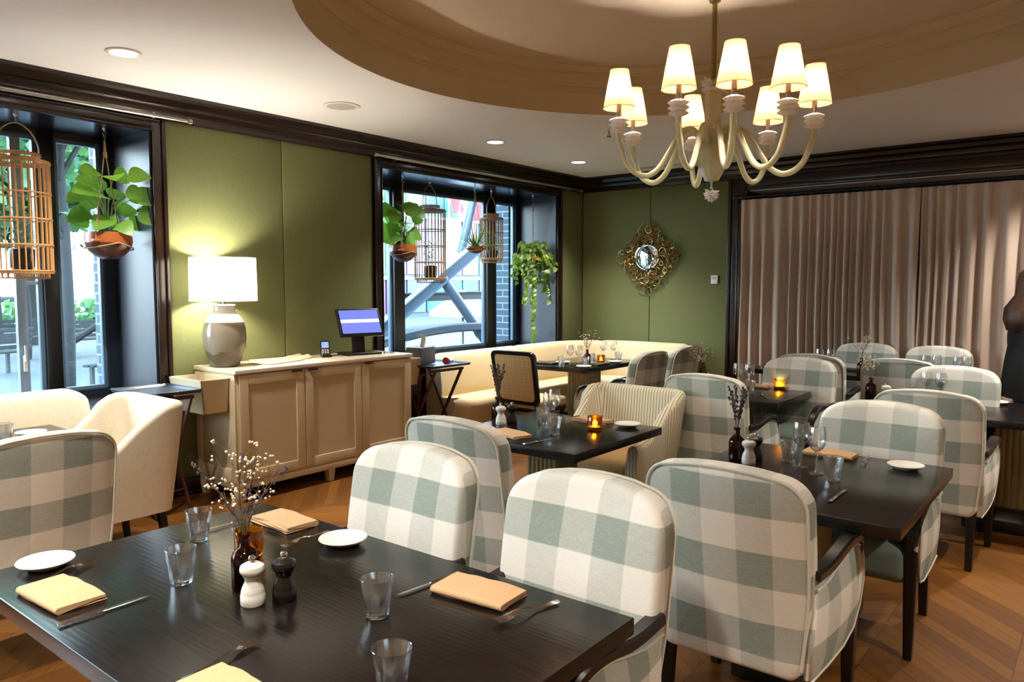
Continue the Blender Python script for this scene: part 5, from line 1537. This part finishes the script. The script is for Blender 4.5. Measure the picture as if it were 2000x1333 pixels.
def planter(name, loc, hook_z, label, r0=.12, h0=.13, ropes=(0, 180), ropew=1.0, spread_top=.0):
    """loc = underside centre of the bowl; everything hangs from hook_z"""
    g = empty(name, loc, 0, label, 'hanging planter')
    m = MB(); lathe(m, [(0, 0), (r0 * .30, h0 * .015), (r0 * .58, h0 * .12), (r0 * .82, h0 * .30), (r0 * .95, h0 * .48), (r0 * 1.0, h0 * .66)], 32); m.build('glazed_base', M['terra_dark'], g)
    m = MB(); lathe(m, [(r0 * 1.0, h0 * .60), (r0 * 1.0, h0 * .8), (r0 * .96, h0), (r0 * .90, h0), (r0 * .90, h0 * .7), (r0 * .6, h0 * .2)], 32); m.build('bowl', M['terracotta'], g)
    m = MB(); lathe(m, [(r0 * .9, h0 * .86), (0, h0 * .9)], 20); m.build('soil', M['soil'], g)
    H = hook_z - loc[2]
    for a in ropes:
        a = rad(a); m = MB()
        rbox(m, (r0 * 1.12 * cos(a), r0 * 1.12 * sin(a), h0 * .66), (.05, .05, .022), .008, 2); m.build('lug', M['terracotta'], g)
        m = MB(); tube(m, [(r0 * 1.08 * cos(a), r0 * 1.08 * sin(a), h0 * .6), (r0 * 1.1 * cos(a), r0 * 1.1 * sin(a), h0 * .9), (.012 * cos(a), .012 * sin(a), H * .80), (0.006 * cos(a), .006 * sin(a), H - .085)], .0045 * ropew, 6); m.build('rope', M['rope'], g)
    m = MB()
    pts = [(r0 * 1.02 * cos(rad(t)), r0 * 1.02 * sin(rad(t)), h0 * (.60 - .22 * abs(sin(rad(t))))) for t in range(0, 360, 15)]
    tube(m, pts, .0055, 5, True); m.build('rope_sling', M['rope'], g)
    m = MB(); lathe(m, [(.008, H * .80 - .02), (.013, H * .80 - .01), (.013, H * .80 + .015), (.008, H * .80 + .025)], 10); m.build('knot', M['rope'], g)
    m = MB(); tube(m, [(.014 * cos(t), 0, H - .06 + .014 * sin(t)) for t in [2 * pi * q / 14 for q in range(14)]], .0028, 6, True)
    tube(m, [(0, .010 * cos(t), H - .032 + .016 * sin(t)) for t in [2 * pi * q / 14 for q in range(14)]], .0028, 6, True); lathe(m, [(0, H - .018), (.006, H - .018), (.012, H - .004), (.014, H), (0, H)], 12); m.build('hook', M['chrome'], g)
    return g, h0 * .88
def monstera(g, z0, seed, n, R, hmax, Ls=(.10, .15), bias=(0, 0)):
    rnd = random.Random(seed); st = MB(); lf = MB()
    for k in range(n):
        a = k * 2.4 + rnd.uniform(-.4, .4); q = (k + .5) / n; rr = R * (.35 + .65 * rnd.random()); H = hmax * (.15 + .85 * (1 - q) ** .9) * rnd.uniform(.8, 1.1)
        e = V((rr * cos(a) + bias[0], rr * sin(a) + bias[1], z0 + H))
        p = spline([(.02 * cos(a), .02 * sin(a), z0 - .01), (rr * .3 * cos(a), rr * .3 * sin(a), z0 + H * .6), tuple(e)], 5)
        tube(st, p, .0028, 5)
        L = rnd.uniform(*Ls)
        d = V((cos(a) * .35 + .2, sin(a) * 1.0, rnd.uniform(-.7, .25)))
        leaf(lf, e, d, (.75, -.45, .5), L, L * 1.05, 0, .22, .12)
    st.build('stems', M['stem'], g); o = lf.build('foliage', M['leaf'], g, angle=180); return o
g, z0 = planter('hanging_planter', (-5.61, 2.45, 1.78), 2.70, 'orange bowl planter with large green leaves in the near window', .155, .19, ropes=(-50, 130))
monstera(g, z0, 3, 22, .20, .46, (.11, .16), (.0, .02))
g, z0 = planter('hanging_planter', (-5.66, 5.36, 1.83), 2.70, 'orange bowl planter with large split leaves at the left of the far window', .135, .175, ropes=(-50, 130))
monstera(g, z0, 8, 21, .19, .50, (.12, .18), (0, -.04))
g, z0 = planter('hanging_planter', (-5.66, 6.47, 1.95), 2.70, 'small orange bowl planter with thin spiky dark leaves between the two birdcage lanterns', .088, .085, ropes=(20, 140, 260), ropew=.7)
rnd = random.Random(6); lf = MB()
for k in range(46):
    a = k * 2.4; el = rnd.uniform(.1, 1.35); L = rnd.uniform(.2, .42)
    d = V((cos(a) * cos(el), sin(a) * cos(el), sin(el))); p0 = V((.02 * cos(a), .02 * sin(a), z0)); s = d.cross(V((0, 0, 1))).normalized()
    vs = []; fs = []
    for i in range(7):
        t = i / 6; c = p0 + d * L * t - V((0, 0, .35 * L * t * t * (1.2 - sin(el)))); w = .008 * (1 - t ** 2) + .0003
        vs += [c + s * w, c + V((0, 0, -.001)), c - s * w]
    for i in range(6): b = i * 3; fs += [(b, b + 1, b + 4, b + 3), (b + 1, b + 2, b + 5, b + 4)]
    lf.add(vs, fs)
lf.build('foliage', M['leaf_dark'], g, angle=180)
g, z0 = planter('hanging_planter', (-5.66, 7.56, 1.86), 2.70, 'hanging planter with a long trailing pothos at the right of the far window', .10, .10, ropes=(-50, 130), ropew=.8)
rnd = random.Random(12); st = MB(); lf = MB()
for k in range(60):
    a = k * 2.4 + rnd.uniform(-.3, .3); R_ = rnd.uniform(.08, .27); up_ = rnd.uniform(.02, .20); dn = rnd.uniform(.0, .32)
    p = spline([(.03 * cos(a), .03 * sin(a), z0), (R_ * .5 * cos(a), R_ * .5 * sin(a), z0 + up_), (R_ * cos(a), R_ * sin(a), z0 + up_ * .2 - .05), (R_ * 1.05 * cos(a), R_ * 1.05 * sin(a), z0 - dn)], 5)
    tube(st, p, .0018, 4)
    for q in range(3, len(p), 3):
        an = rnd.uniform(0, 6.28); L = rnd.uniform(.05, .085); leaf(lf, p[q], (.3 * cos(an), sin(an), rnd.uniform(-1.1, .1)), (.7, -.45, .6), L, L * .78, 0, .2, .2)
for k, (dx, dy, ln) in enumerate(((.05, -.13, 1.02), (.02, -.07, .96), (.08, -.10, .72), (-.02, -.16, .55), (.04, .16, .42), (0, .24, .34), (.06, .20, .55))):
    p = spline([(0, 0, z0 + .03), (dx * .7, dy * .7, z0 + .04), (dx, dy, z0 - .1), (dx + .02, dy + .02, z0 - ln * .5), (dx + .01 * k, dy + (.06 if k < 2 else -.01), z0 - ln)], 8)
    tube(st, p, .002, 4)
    for q in range(8, len(p), 1):
        an = rnd.uniform(0, 6.28); L = rnd.uniform(.05, .085); leaf(lf, p[q], (.3 * cos(an), sin(an), -.8), (.7, -.45, .5), L, L * .8, 0, .2, .2)
st.build('stems', M['stem'], g); lf.build('foliage', M['leaf_pothos'], g, angle=180)

def lantern(loc, r, h, hook_z, label, mat, rings=(0, .24, .48, .72, 1.0), rods=30, handle=.28, neck=.62):
    """loc: underside centre. parts: cage rods, hoops, collar, handle, hook"""
    g = empty('birdcage_lantern', loc, 0, label, 'lantern', 'rattan birdcage lanterns')
    zf, zt = .05, h - .06
    for k in range(rods):
        a = 2 * pi * k / rods
        m = MB(); tube(m, [(r * cos(a), r * sin(a), zf), (r * cos(a), r * sin(a), zt)], .0050, 5); m.build('cage_rod', mat, g)
    m = MB()
    for f in rings:
        z = zf + (zt - zf) * f
        tube(m, [((r + .004) * cos(t), (r + .004) * sin(t), z) for t in [2 * pi * q / 36 for q in range(36)]], .0062, 5, True)
        if f in (0, 1.0): tube(m, [((r + .002) * cos(t), (r + .002) * sin(t), z + (.012 if f else -.012)) for t in [2 * pi * q / 36 for q in range(36)]], .0062, 5, True)
    m.build('hoops', mat, g)
    m = MB(); rn = r * neck
    for (z, rr) in ((h, rn), (h - .012, rn), (zt + .015, rn * 1.0)): tube(m, [(rr * cos(t), rr * sin(t), z) for t in [2 * pi * q / 30 for q in range(30)]], .006, 5, True)
    for k in range(20):
        a = 2 * pi * k / 20; tube(m, [(rn * cos(a), rn * sin(a), h), (rn * cos(a), rn * sin(a), zt + .012), (r * cos(a), r * sin(a), zt + .004)], .004, 4)
    m.build('collar', mat, g)
    m = MB(); rb = r * .86
    for z in (.004, .045): tube(m, [(rb * cos(t), rb * sin(t), z) for t in [2 * pi * q / 30 for q in range(30)]], .006, 5, True)
    for k in range(22):
        a = 2 * pi * k / 22; tube(m, [(rb * cos(a), rb * sin(a), .004), (rb * cos(a), rb * sin(a), .045)], .0045, 4)
    for k in range(-4, 5):
        x = r * k / 4.6; y = math.sqrt(max(0, r * r - x * x)); tube(m, [(x, -y, .048), (x, y, .048)], .004, 4)
    m.build('foot', mat, g)
    m = MB(); hh = handle
    tube(m, spline([(0, -rn, h), (0, -rn * .98, h + hh * .35), (0, -rn * .6, h + hh * .8), (0, 0, h + hh), (0, rn * .6, h + hh * .8), (0, rn * .98, h + hh * .35), (0, rn, h)], 5), .005, 6); m.build('handle', M['rattan_dark'], g)
    H = hook_z - loc[2]; zt_ = h + hh
    m = MB(); q = zt_ + .004
    i = 0
    while q < H - .02:
        ax = i % 2; tube(m, [(.009 * cos(t) * (1 - ax), .009 * cos(t) * ax, q + .014 + .016 * sin(t)) for t in [2 * pi * w / 12 for w in range(12)]], .0024, 5, True); q += .024; i += 1
    lathe(m, [(0, H - .014), (.006, H - .014), (.014, H), (0, H)], 12); m.build('hook', M['chrome'], g)
    return g
lantern((-5.61, 1.90, 1.64), .175, .81, 2.70, 'large light rattan birdcage lantern hanging in the near window at the left edge', M['rattan'], rods=30, handle=.20, neck=.72)
lantern((-5.81, 5.90, 1.62), .168, .83, 2.70, 'tall rattan birdcage lantern in the far window behind the split-leaf planter', M['rattan_dark'], rods=28, handle=.22)
lantern((-5.78, 6.90, 1.86), .135, .57, 2.70, 'short rattan birdcage lantern in the far window right of the spiky plant', M['rattan_dark'], rings=(0, .33, .66, 1.0), rods=24, handle=.20)
def inner_plant(loc, label, seed, h=.3):
    g = empty('dried_foliage_plant', loc, 0, label, 'plant'); rnd = random.Random(seed)
    m = MB(); lathe(m, [(0, 0), (.055, 0), (.07, .02), (.075, h * .4), (.065, h * .42), (.055, .03), (0, .03)], 20); m.build('pot', M['lens_black'], g)
    m = MB()
    for k in range(90):
        a = rnd.uniform(0, 6.28); p0 = V((rnd.uniform(0, .085) * cos(a), rnd.uniform(0, .085) * sin(a), h * rnd.uniform(.4, 1.2))); leaf(m, p0, (cos(a), sin(a), rnd.uniform(-.2, 1)), (0, 0, 1), rnd.uniform(.03, .055), .03, 1)
    for k in range(12):
        a = k * .52; tube(m, [(0, 0, .05), (.07 * cos(a), .07 * sin(a), h * 1.1)], .0015, 4)
    m.build('foliage', M['leaf_dark'], g, angle=180)
inner_plant((-5.61, 1.90, 1.695), 'dark plant standing inside the large left birdcage lantern', 1, .34)
inner_plant((-5.81, 5.90, 1.675), 'dark plant standing inside the tall birdcage lantern of the far window', 2, .32)
inner_plant((-5.78, 6.90, 1.915), 'dark plant standing inside the short birdcage lantern', 3, .22)
# ------------------------------------------------------------------ outside
GZ = -.12
m = MB(); b2(m, -70, -40, GZ - .1, OX - .0, 80, GZ); struct(m.build('ground', M['concrete']))
m = MB(); b2(m, OX, BY + .82, GZ - .1, 40, 60, GZ); struct(m.build('ground_back', M['concrete']))
# brick piers of the facade seen at the edge of the two windows
def pier(y0, y1, x0, x1, label):
    m = MB(); b2(m, x0, y0, GZ, x1, y1, 4.4); o = m.build('brick_pier', M['brick']); tag(o, label, 'pier')
pier(2.76, 3.25, -6.62, -6.16, 'slate-blue brick pier outside the near window, right edge')
pier(7.70, 8.3, -6.42, -6.16, 'slate-blue brick pier outside the far window, right side')

# park trees
def tree_proto(seed, h, rt, spread, nleaf, lz0=.35, lsz=.16):
    rnd = random.Random(seed); r = empty('park_tree', (0, 0, 0), 0, 't', 'tree')
    m = MB()
    tube(m, spline([(0, 0, -.1), (.05, .03, h * .2), (-.04, .05, h * .45), (.06, -.05, h * .62)], 5), [rt * (1 - .5 * i / 15) for i in range(16)], 10)
    tips = []
    for k in range(8):
        a = k * 2.4 + rnd.uniform(-.3, .3); z0_ = h * rnd.uniform(.36, .62); L = spread * rnd.uniform(.6, 1.0)
        p = spline([(0, 0, z0_), (L * .35 * cos(a), L * .35 * sin(a), z0_ + h * .16), (L * cos(a), L * sin(a), z0_ + h * rnd.uniform(.22, .4))], 5)
        tube(m, p, [rt * .5 * (1 - .8 * i / (len(p) - 1)) for i in range(len(p))], 6); tips += p[4:]
        for q in range(2):
            b = p[rnd.randint(4, len(p) - 1)]; an = rnd.uniform(0, 6.28); e = b + V((.8 * cos(an), .8 * sin(an), rnd.uniform(-.3, .7))) * (spread / 2.4)
            tube(m, [b, (b + e) / 2 + V((0, 0, .1)), e], [rt * .16, rt * .1, rt * .03], 5); tips += [e, (b + e) / 2]
    m.build('trunk', M['bark'], r)
    m = MB(); centers = [(t, rnd.uniform(.35, .8)) for t in tips]
    for k in range(nleaf):
        c, R = centers[rnd.randrange(len(centers))]
        d = V((rnd.gauss(0, 1), rnd.gauss(0, 1), rnd.gauss(0, .7))); p = c + d * R * .62
        if p.z < h * .22: continue
        n_ = V((rnd.gauss(0, 1), rnd.gauss(0, 1), rnd.gauss(0, 1) + .6)).normalized(); s = n_.orthogonal().normalized(); t = n_.cross(s); z = lsz * rnd.uniform(.6, 1.3); an = rnd.uniform(0, 6.28)
        s, t = s * cos(an) + t * sin(an), t * cos(an) - s * sin(an)
        m.add([p + s * z, p + t * z * .55 + s * z * .1, p - s * z * .8, p - t * z * .55 + s * z * .1], [(0, 1, 2, 3)])
    m.build('crown', M['tree_leaf'], r, angle=180)
    return r
TP = [Proto(tree_proto(3, 6.8, .105, 2.6, 3600)), Proto(tree_proto(9, 5.6, .10, 2.2, 3000)), Proto(tree_proto(15, 8.5, .16, 3.0, 4000))]
trees = [(0, -13.2, 5.05, 0, 1.0, 'slender park tree nearest the near window, forked above the middle mullion'),
         (1, -19.5, 6.6, 1, 1.0, 'thin park tree seen left of the mullion behind the birdcage lantern'),
         (1, -20.3, 7.8, 3, 1.1, 'thin park tree standing by the benches outside the near window'),
         (2, -24.0, 8.3, 2, 1.0, 'tall park tree behind the benches, middle distance'),
         (0, -23.0, 10.4, 4, 1.0, 'park tree right of the benches close to the brick pier view'),
         (2, -29.0, 9.0, 5, 1.05, 'large background park tree behind the others, left'),
         (2, -30.0, 13.0, 1, 1.1, 'large background park tree behind the others, right'),
         (0, -18.5, 3.6, 2, 1.0, 'park tree outside beyond the left edge of the near window'),
         (1, -15.5, 12.2, 2, .9, 'small tree before the coloured glass building, left'),
         (2, -27.0, 17.5, 3, 1.0, 'green tree left of the coloured glass building'),
         (1, -26.0, 5.2, 0, 1.2, 'distant park tree left of the benches')]
for k, x, y, rz, sc, lab in trees: TP[k].put((x, y, GZ), rz, lab, 'park trees', sc)
tp = [Proto(tree_proto(21, 5.2, .13, 2.0, 2400))]
tp[0].put((.2, 11.9, GZ), 0, 'dark tree glimpsed through the right part of the sheer curtain', 'park trees', 1.0)
m = MB(); tube(m, spline([(-17.8, 6.35, GZ), (-17.2, 6.6, .35), (-16.2, 6.75, .75), (-15.3, 6.7, 1.15), (-15.0, 6.75, 1.5)], 5), [.09] * 8 + [.07] * 8 + [.05] * 5, 8)
o = m.build('leaning_branch', M['bark']); tag(o, 'bare grey branch leaning diagonally before the park benches', 'branch')
m = MB(); rnd = random.Random(31)
for k in range(2600):
    p = V((rnd.uniform(-33, -31.5), rnd.uniform(-2, 24), GZ + rnd.uniform(0, 1.1))); n_ = V((rnd.gauss(0, 1), rnd.gauss(0, 1), rnd.gauss(0, 1))).normalized(); s = n_.orthogonal().normalized(); t = n_.cross(s); z = .2
    m.add([p + s * z, p + t * z * .6, p - s * z, p - t * z * .6], [(0, 1, 2, 3)])
o = m.build('park_hedge', M['hedge'], angle=180); tag(o, 'low clipped hedge running behind the park trees', 'hedge')
def bench(loc, rz, label, L=1.7):
    r = empty('park_bench', loc, rz, label, 'bench', 'park benches')
    m = MB()
    for k in range(4): b2(m, -L / 2, -.22 + k * .12, .42, L / 2, -.13 + k * .12, .455, .005)
    m.build('seat', M['bench'], r)
    m = MB()
    for k in range(4): b2(m, -L / 2, .25 + k * .03, .50 + k * .11, L / 2, .28 + k * .03, .58 + k * .11, .005)
    m.build('backrest', M['bench'], r)
    for s in (-1, 1):
        m = MB(); b2(m, s * (L / 2 - .15) - .03, -.2, 0, s * (L / 2 - .15) + .03, -.15, .42); b2(m, s * (L / 2 - .15) - .03, .2, 0, s * (L / 2 - .15) + .03, .26, .9, fn=lambda p: (p.x, p.y + max(0, p.z - .45) * .25, p.z)); m.build('leg', M['steel_dark'], r)
bench((-19.0, 7.75, GZ), rad(-80), 'slatted park bench right of the leaning branch')
bench((-20.6, 6.95, GZ), rad(-75), 'slatted park bench behind the leaning branch', 2.2)
bench((-16.3, 4.6, GZ), rad(-70), 'slatted park bench seen left of the window mullion', 2.0)
bench((-12.6, 5.42, GZ), rad(-60), 'single wooden park seat near the brick pier', .6)
# car far behind the trees
def car(loc, rz, label, mat):
    r = empty('parked_car', loc, rz, label, 'car', 'parked cars')
    m = MB(); rbox(m, (0, 0, .55), (4.3, 1.75, .62), .14, 3, 2); rbox(m, (-.1, 0, 1.05), (2.4, 1.5, .60), .2, 3, 2, fn=lambda p: (p.x * (1.25 - .35 * (p.z - .75)), p.y * (1.1 - .2 * (p.z - .75)), p.z)); m.build('body', mat, r)
    for x in (-1.35, 1.35):
        for s in (-1, 1):
            m = MB(); lathe(m, [(0, -.1), (.31, -.1), (.33, 0), (.31, .1), (0, .1)], 20, xf=Mx.Translation((x, s * .8, .33)) @ Mx.Rotation(pi / 2, 4, 'X')); m.build('wheel', M['lens_black'], r)
    m = MB(); rbox(m, (-.1, 0, 1.08), (2.6, 1.58, .34), .1, 2); m.build('window_band', M['steel_dark'], r)
car((-36, 10.6, GZ), rad(95), 'pale parked car behind the hedge, left one', simple('silver_car_paint', '#c9d0d6', .25, .3))
car((-36, 16.2, GZ), rad(88), 'white parked car behind the hedge, right one', simple('white_car_paint', '#e8eef2', .25))

# glass-panelled building across the square
bd = empty('glass_building', (-30, 33, GZ), 0, 'convention building with multicoloured glass panels across the square', 'building')
m = MB(); b2(m, -8, -9, 0, -.12, 20, 14); m.build('wall', M['steel_out'], bd)
cols = ['#4f8a7c', '#6a9a90', '#746c88', '#4a7c86', '#7f6478', '#78a090', '#57708a', '#8f8494', '#5a9480', '#6f8c9c']
rnd = random.Random(4); pm = [simple('glass_panel_%s' % c[1:], c, .25, 0, var=.08, vscale=.6) for c in cols]
low = [simple('glass_panel_%s' % c[1:], c, .3, 0, var=.1, vscale=.6) for c in ('#54446a', '#3a766c', '#6a3c50', '#2f5a6a', '#704058', '#4a5a80')]
for r_, (za, zb) in enumerate(((.2, 2.0), (2.3, 5.4), (5.5, 8.6), (8.7, 11.8))):
    for k in range(15):
        y = -8.8 + k * 1.5
        m = MB(); b2(m, -.12, y, za, .0, y + 1.38, zb); m.build('glass_panel', rnd.choice(low if r_ == 0 else pm), bd)
m = MB()
for z in (2.0, 5.4, 8.6, 11.8): b2(m, -.12, -9, z, .08, 14, z + .12)
m.build('floor_band', M['canvas'], bd)
# steel structure right outside the far window
truss = empty('steel_truss', (0, 0, 0), 0, 'grey diagonal steel truss standing right outside the far window', 'truss')
def beam(a, b, w, d, name, label, mat, tubey=False):
    a = V(a); b = V(b); c = (a + b) / 2; L = (b - a).length; q = (b - a).to_track_quat('Z', 'X').to_matrix().to_4x4()
    m = MB()
    if tubey:
        lathe(m, [(w, -L / 2), (w, L / 2)], 20); lathe(m, [(w * 1.12, L * .18), (w * 1.12, L * .22)], 20)
    else:
        rbox(m, (0, 0, 0), (d, .02, L), 0); rbox(m, (d / 2 - .012, 0, 0), (.024, w, L), 0); rbox(m, (-d / 2 + .012, 0, 0), (.024, w, L), 0)
    o = m.build(name, mat, truss); o.matrix_world = Mx.Translation(c) @ q; o['label'] = label; return o
beam((-9.6, 7.9, .45), (-9.4, 11.3, 2.6), .16, .21, 'steel_beam', 'pale grey steel beam rising diagonally to the right outside the far window', M['steel_out'])
beam((-9.5, 9.95, 1.72), (-9.3, 11.2, .25), .095, 0, 'steel_pipe', 'round grey steel strut falling diagonally to the right outside the far window', M['steel_out'], True)
beam((-9.9, 9.2, 1.37), (-9.9, 12.6, 1.40), .12, .16, 'steel_beam', 'dark horizontal steel beam behind the round strut', M['steel_dark'])
beam((-9.9, 10.9, 2.2), (-9.9, 11.6, 4.2), .10, .16, 'steel_beam', 'thin pale steel beam leaning behind the spiky planter', M['steel_out'])
m = MB(); rbox(m, (0, 0, 0), (.5, 4.2, .16), .03, 2, 12, fn=lambda p: (p.x, p.y, p.z + .10 - .045 * (p.y - .4) ** 2)); m.build('curved_rail', M['steel_dark'], truss, (-9.5, 9.9, .72))
for yy in (8.2, 11.6):
    m = MB(); b2(m, -9.6, yy - .08, GZ, -9.4, yy + .08, .62); m.build('post', M['steel_dark'], truss)
m = MB(); rbox(m, (0, 0, 0), (.4, 5.2, .5), .03, 2); o = m.build('planter_wall', M['steel_out'], None, (-8.8, 9.4, .13)); tag(o, 'low grey planter wall outside under the far window', 'wall')
# umbrella
um = empty('patio_umbrella', (-11.4, 12.6, GZ), 0, 'white patio umbrella outside the far window behind the struts', 'umbrella')
m = MB(); lathe(m, [(0, 1.62), (.35, 1.40), (.75, 1.12), (.74, 1.02), (.73, 1.12), (.33, 1.36), (0, 1.56)], 8); m.build('canopy', M['canvas'], um, angle=20)
m = MB(); tube(m, [(0, 0, 0), (0, 0, 1.66)], .025, 8); m.build('pole', M['steel_dark'], um)
# flag
fg = empty('canadian_flag', (-29.2, 31.2, GZ), 0, 'red and white flag waving before the glass building', 'flag')
m = MB(); nx, nz = 24, 8; vs = []; fs = []; mi = []
for j in range(nz + 1):
    for i in range(nx + 1):
        u, v = i / nx, j / nz; vs.append((.35 * sin(u * 7 + v), u * 2.6, 6.75 - v * 1.15 + .22 * sin(u * 6.5)))
m2 = MB(); m3 = MB()
red = [(j * (nx + 1) + i, j * (nx + 1) + i + 1, (j + 1) * (nx + 1) + i + 1, (j + 1) * (nx + 1) + i) for j in range(nz) for i in range(nx) if i < nx // 4 or i >= 3 * nx // 4 or (10 <= i < 14 and 2 <= j < 6) or (i in (9, 14) and j == 3)]
wht = [(j * (nx + 1) + i, j * (nx + 1) + i + 1, (j + 1) * (nx + 1) + i + 1, (j + 1) * (nx + 1) + i) for j in range(nz) for i in range(nx)]
wht = [f for f in wht if f not in red]
m2.add(vs, wht); m2.mi = [0] * len(wht); m2.add(vs, red, 1)
m2.build('cloth', [M['canvas'], M['red']], fg, angle=180)
m = MB(); tube(m, [(0, -.03, 0), (0, -.03, 7.0)], .05, 8); m.build('pole', M['canvas'], fg)

# covered arcade behind the curtained window
m = MB(); b2(m, -6.3, BY + .8, 3.3, 7, 15.3, 3.5); struct(m.build('ceiling_arcade', M['steel_dark']))
m = MB()
for q in ((-6.3, GZ, -2.25, 3.3), (-2.25, GZ, 7, 1.25), (-2.25, 2.0, -1.5, 3.3), (-2.0, 1.25, -1.5, 2.0), (-1.5, 2.5, -1.15, 3.3), (-1.15, 1.25, 7, 3.3)): b2(m, q[0], 15.0, q[1], q[2], 15.3, q[3])
struct(m.build('wall_arcade', M['steel_dark']))
m = MB(); b2(m, -2.26, 15.1, 1.24, -1.99, 15.12, 2.01); b2(m, -1.5, 15.1, 1.25, -1.15, 15.12, 2.5); struct(m.build('window_4', thin_glass('tinted_arcade_glass', (.04, .06, .09, 1), 5, 0, .03)))
m = MB(); b2(m, -6.3, BY + .5, GZ, OX, 15.3, 3.5); b2(m, 7.0, BY + .8, GZ, 7.2, 15.3, 3.5); b2(m, RX + .2, BY + .4, GZ, 7.2, BY + .85, 3.5); struct(m.build('wall_arcade_side', M['steel_dark']))

# ------------------------------------------------------------------ person at the right edge, standing with the back turned
pe = empty('person', (-.43, 7.05, 0), rad(-58), 'person with long auburn hair in a black coat and boots standing at the right edge', 'person')
def skin_body(name, nodes, edges, mat, parent, sub=2):
    me = bpy.data.meshes.new(name); me.from_pydata([n[0] for n in nodes], edges, []); o = bpy.data.objects.new(name, me); COL.objects.link(o); o.parent = parent
    me.materials.append(mat)
    md = o.modifiers.new('skin', 'SKIN'); md.use_smooth_shade = True; md.use_x_symmetry = False
    sv = me.skin_vertices[0].data
    for i, n in enumerate(nodes): sv[i].radius = (n[1], n[2] if len(n) > 2 else n[1]); sv[i].use_root = (i == 0)
    sd = o.modifiers.new('sub', 'SUBSURF'); sd.levels = sub; sd.render_levels = sub
    return o
nodes = [((0, 0, .92), .13, .10), ((0, 0, 1.10), .115, .09), ((0, -.01, 1.28), .14, .10), ((0, -.01, 1.40), .07, .065), ((0, 0, 1.47), .048, .048), ((0, .01, 1.53), .06, .07), ((0, .012, 1.60), .075, .09), ((0, .005, 1.67), .05, .06),
         ((.17, -.01, 1.37), .05), ((.22, -.02, 1.12), .042), ((.21, .06, .90), .032), ((.21, .10, .83), .026, .018),
         ((-.17, -.01, 1.37), .05), ((-.22, -.02, 1.12), .042), ((-.21, .06, .90), .032), ((-.21, .10, .83), .026, .018),
         ((.09, 0, .80), .085), ((.095, .01, .48), .058), ((.10, -.01, .25), .052), ((.10, -.01, .09), .036), ((.10, .11, .05), .03),
         ((-.09, 0, .80), .085), ((-.095, .01, .48), .058), ((-.10, -.01, .25), .052), ((-.10, -.01, .09), .036), ((-.10, .11, .05), .03)]
edges = [(0, 1), (1, 2), (2, 3), (3, 4), (4, 5), (5, 6), (6, 7), (3, 8), (8, 9), (9, 10), (10, 11), (3, 12), (12, 13), (13, 14), (14, 15), (0, 16), (16, 17), (17, 18), (18, 19), (19, 20), (0, 21), (21, 22), (22, 23), (23, 24), (24, 25)]
def addfing(base, s):
    k0 = len(nodes)
    for f in range(4):
        x = s * .21 + (f - 1.5) * .004; y = .085 + f * .016; L = (.062, .072, .068, .052)[3 - f]
        i = len(nodes)
        nodes.extend([((x, y + .004, .80), .009), ((x - s * .004, y + .008, .80 - L * .5), .0085), ((x - s * .012, y + .006, .80 - L), .007)]); edges.extend([(base, i), (i, i + 1), (i + 1, i + 2)])
    i = len(nodes); nodes.extend([((s * .195, .14, .83), .010), ((s * .19, .158, .80), .009)]); edges.extend([(base, i), (i, i + 1)])
addfing(11, 1); addfing(15, -1)
skin_body('body', nodes, edges, M['skin'], pe)
m = MB(); seg = 40
def coat_r(a, z, r):
    return r
cp = [(.275, .72), (.27, .80), (.25, 1.0), (.222, 1.16), (.235, 1.28), (.23, 1.36), (.17, 1.43), (.075, 1.47), (.07, 1.50), (.06, 1.49), (.06, 1.44)]
lathe(m, cp, seg, rfn=lambda a, z, r: r * (math.sqrt((cos(a)) ** 2 + (.66 * sin(a)) ** 2)) * (1 + (.03 * sin(7 * a) if z < 1.0 else 0)))
m.build('coat', M['coat'], pe, angle=60)
for s in (-1, 1):
    m = MB(); tube(m, spline([(s * .16, -.01, 1.40), (s * .215, -.02, 1.30), (s * .245, -.02, 1.12), (s * .235, .04, .95), (s * .222, .075, .87)], 5), [.062, .07, .07, .068, .066, .064, .063, .062, .06, .058, .057, .056, .055, .055, .055, .055, .055, .055, .055, .056, .056], 16); m.build('sleeve', M['coat'], pe)
    m = MB(); tube(m, [(s * .09, 0, .84), (s * .098, .01, .6), (s * .10, .005, .42), (s * .103, -.005, .22), (s * .103, -.01, .12)], [.10, .085, .07, .062, .058], 16); m.build('trouser_leg', M['sweater'], pe)
    m = MB(); rbox(m, (s * .103, .04, .055), (.095, .27, .11), .045, 4, 2, fn=lambda p: (p.x, p.y, p.z if p.y < .05 else p.z * (1 - 1.6 * (p.y - .05)))); m.build('boot', M['boots'], pe)
m = MB(); hp = [(.0, 1.735), (.055, 1.725), (.088, 1.69), (.104, 1.62), (.108, 1.52), (.125, 1.42), (.13, 1.33), (.11, 1.25), (.06, 1.23), (0, 1.235)]
vs = []; fs = []
lathe(m, hp, 40, rfn=lambda a, z, r: r * (1 + .05 * sin(9 * a + z * 14)) * (1.0 if sin(a) < .25 else (.93 if z > 1.66 else .62)))
hb = MB(); hb.add([(x * .98, y * 1.12 - .035 - (.05 if z < 1.45 else 0), z) for x, y, z in m.v], m.f); hb.build('hair', M['hair'], pe, angle=80)
fm = MB()      # facial features, turned away from the camera
rbox(fm, (0, .105, 1.585), (.022, .03, .045), .01, 2); rbox(fm, (0, .095, 1.545), (.045, .012, .014), .005, 2); fm.build('face_features', M['skin'], pe)
em = MB()
for s in (-1, 1): rbox(em, (s * .03, .09, 1.612), (.022, .014, .010), .004, 2)
em.build('eyes', M['lens_black'], pe)
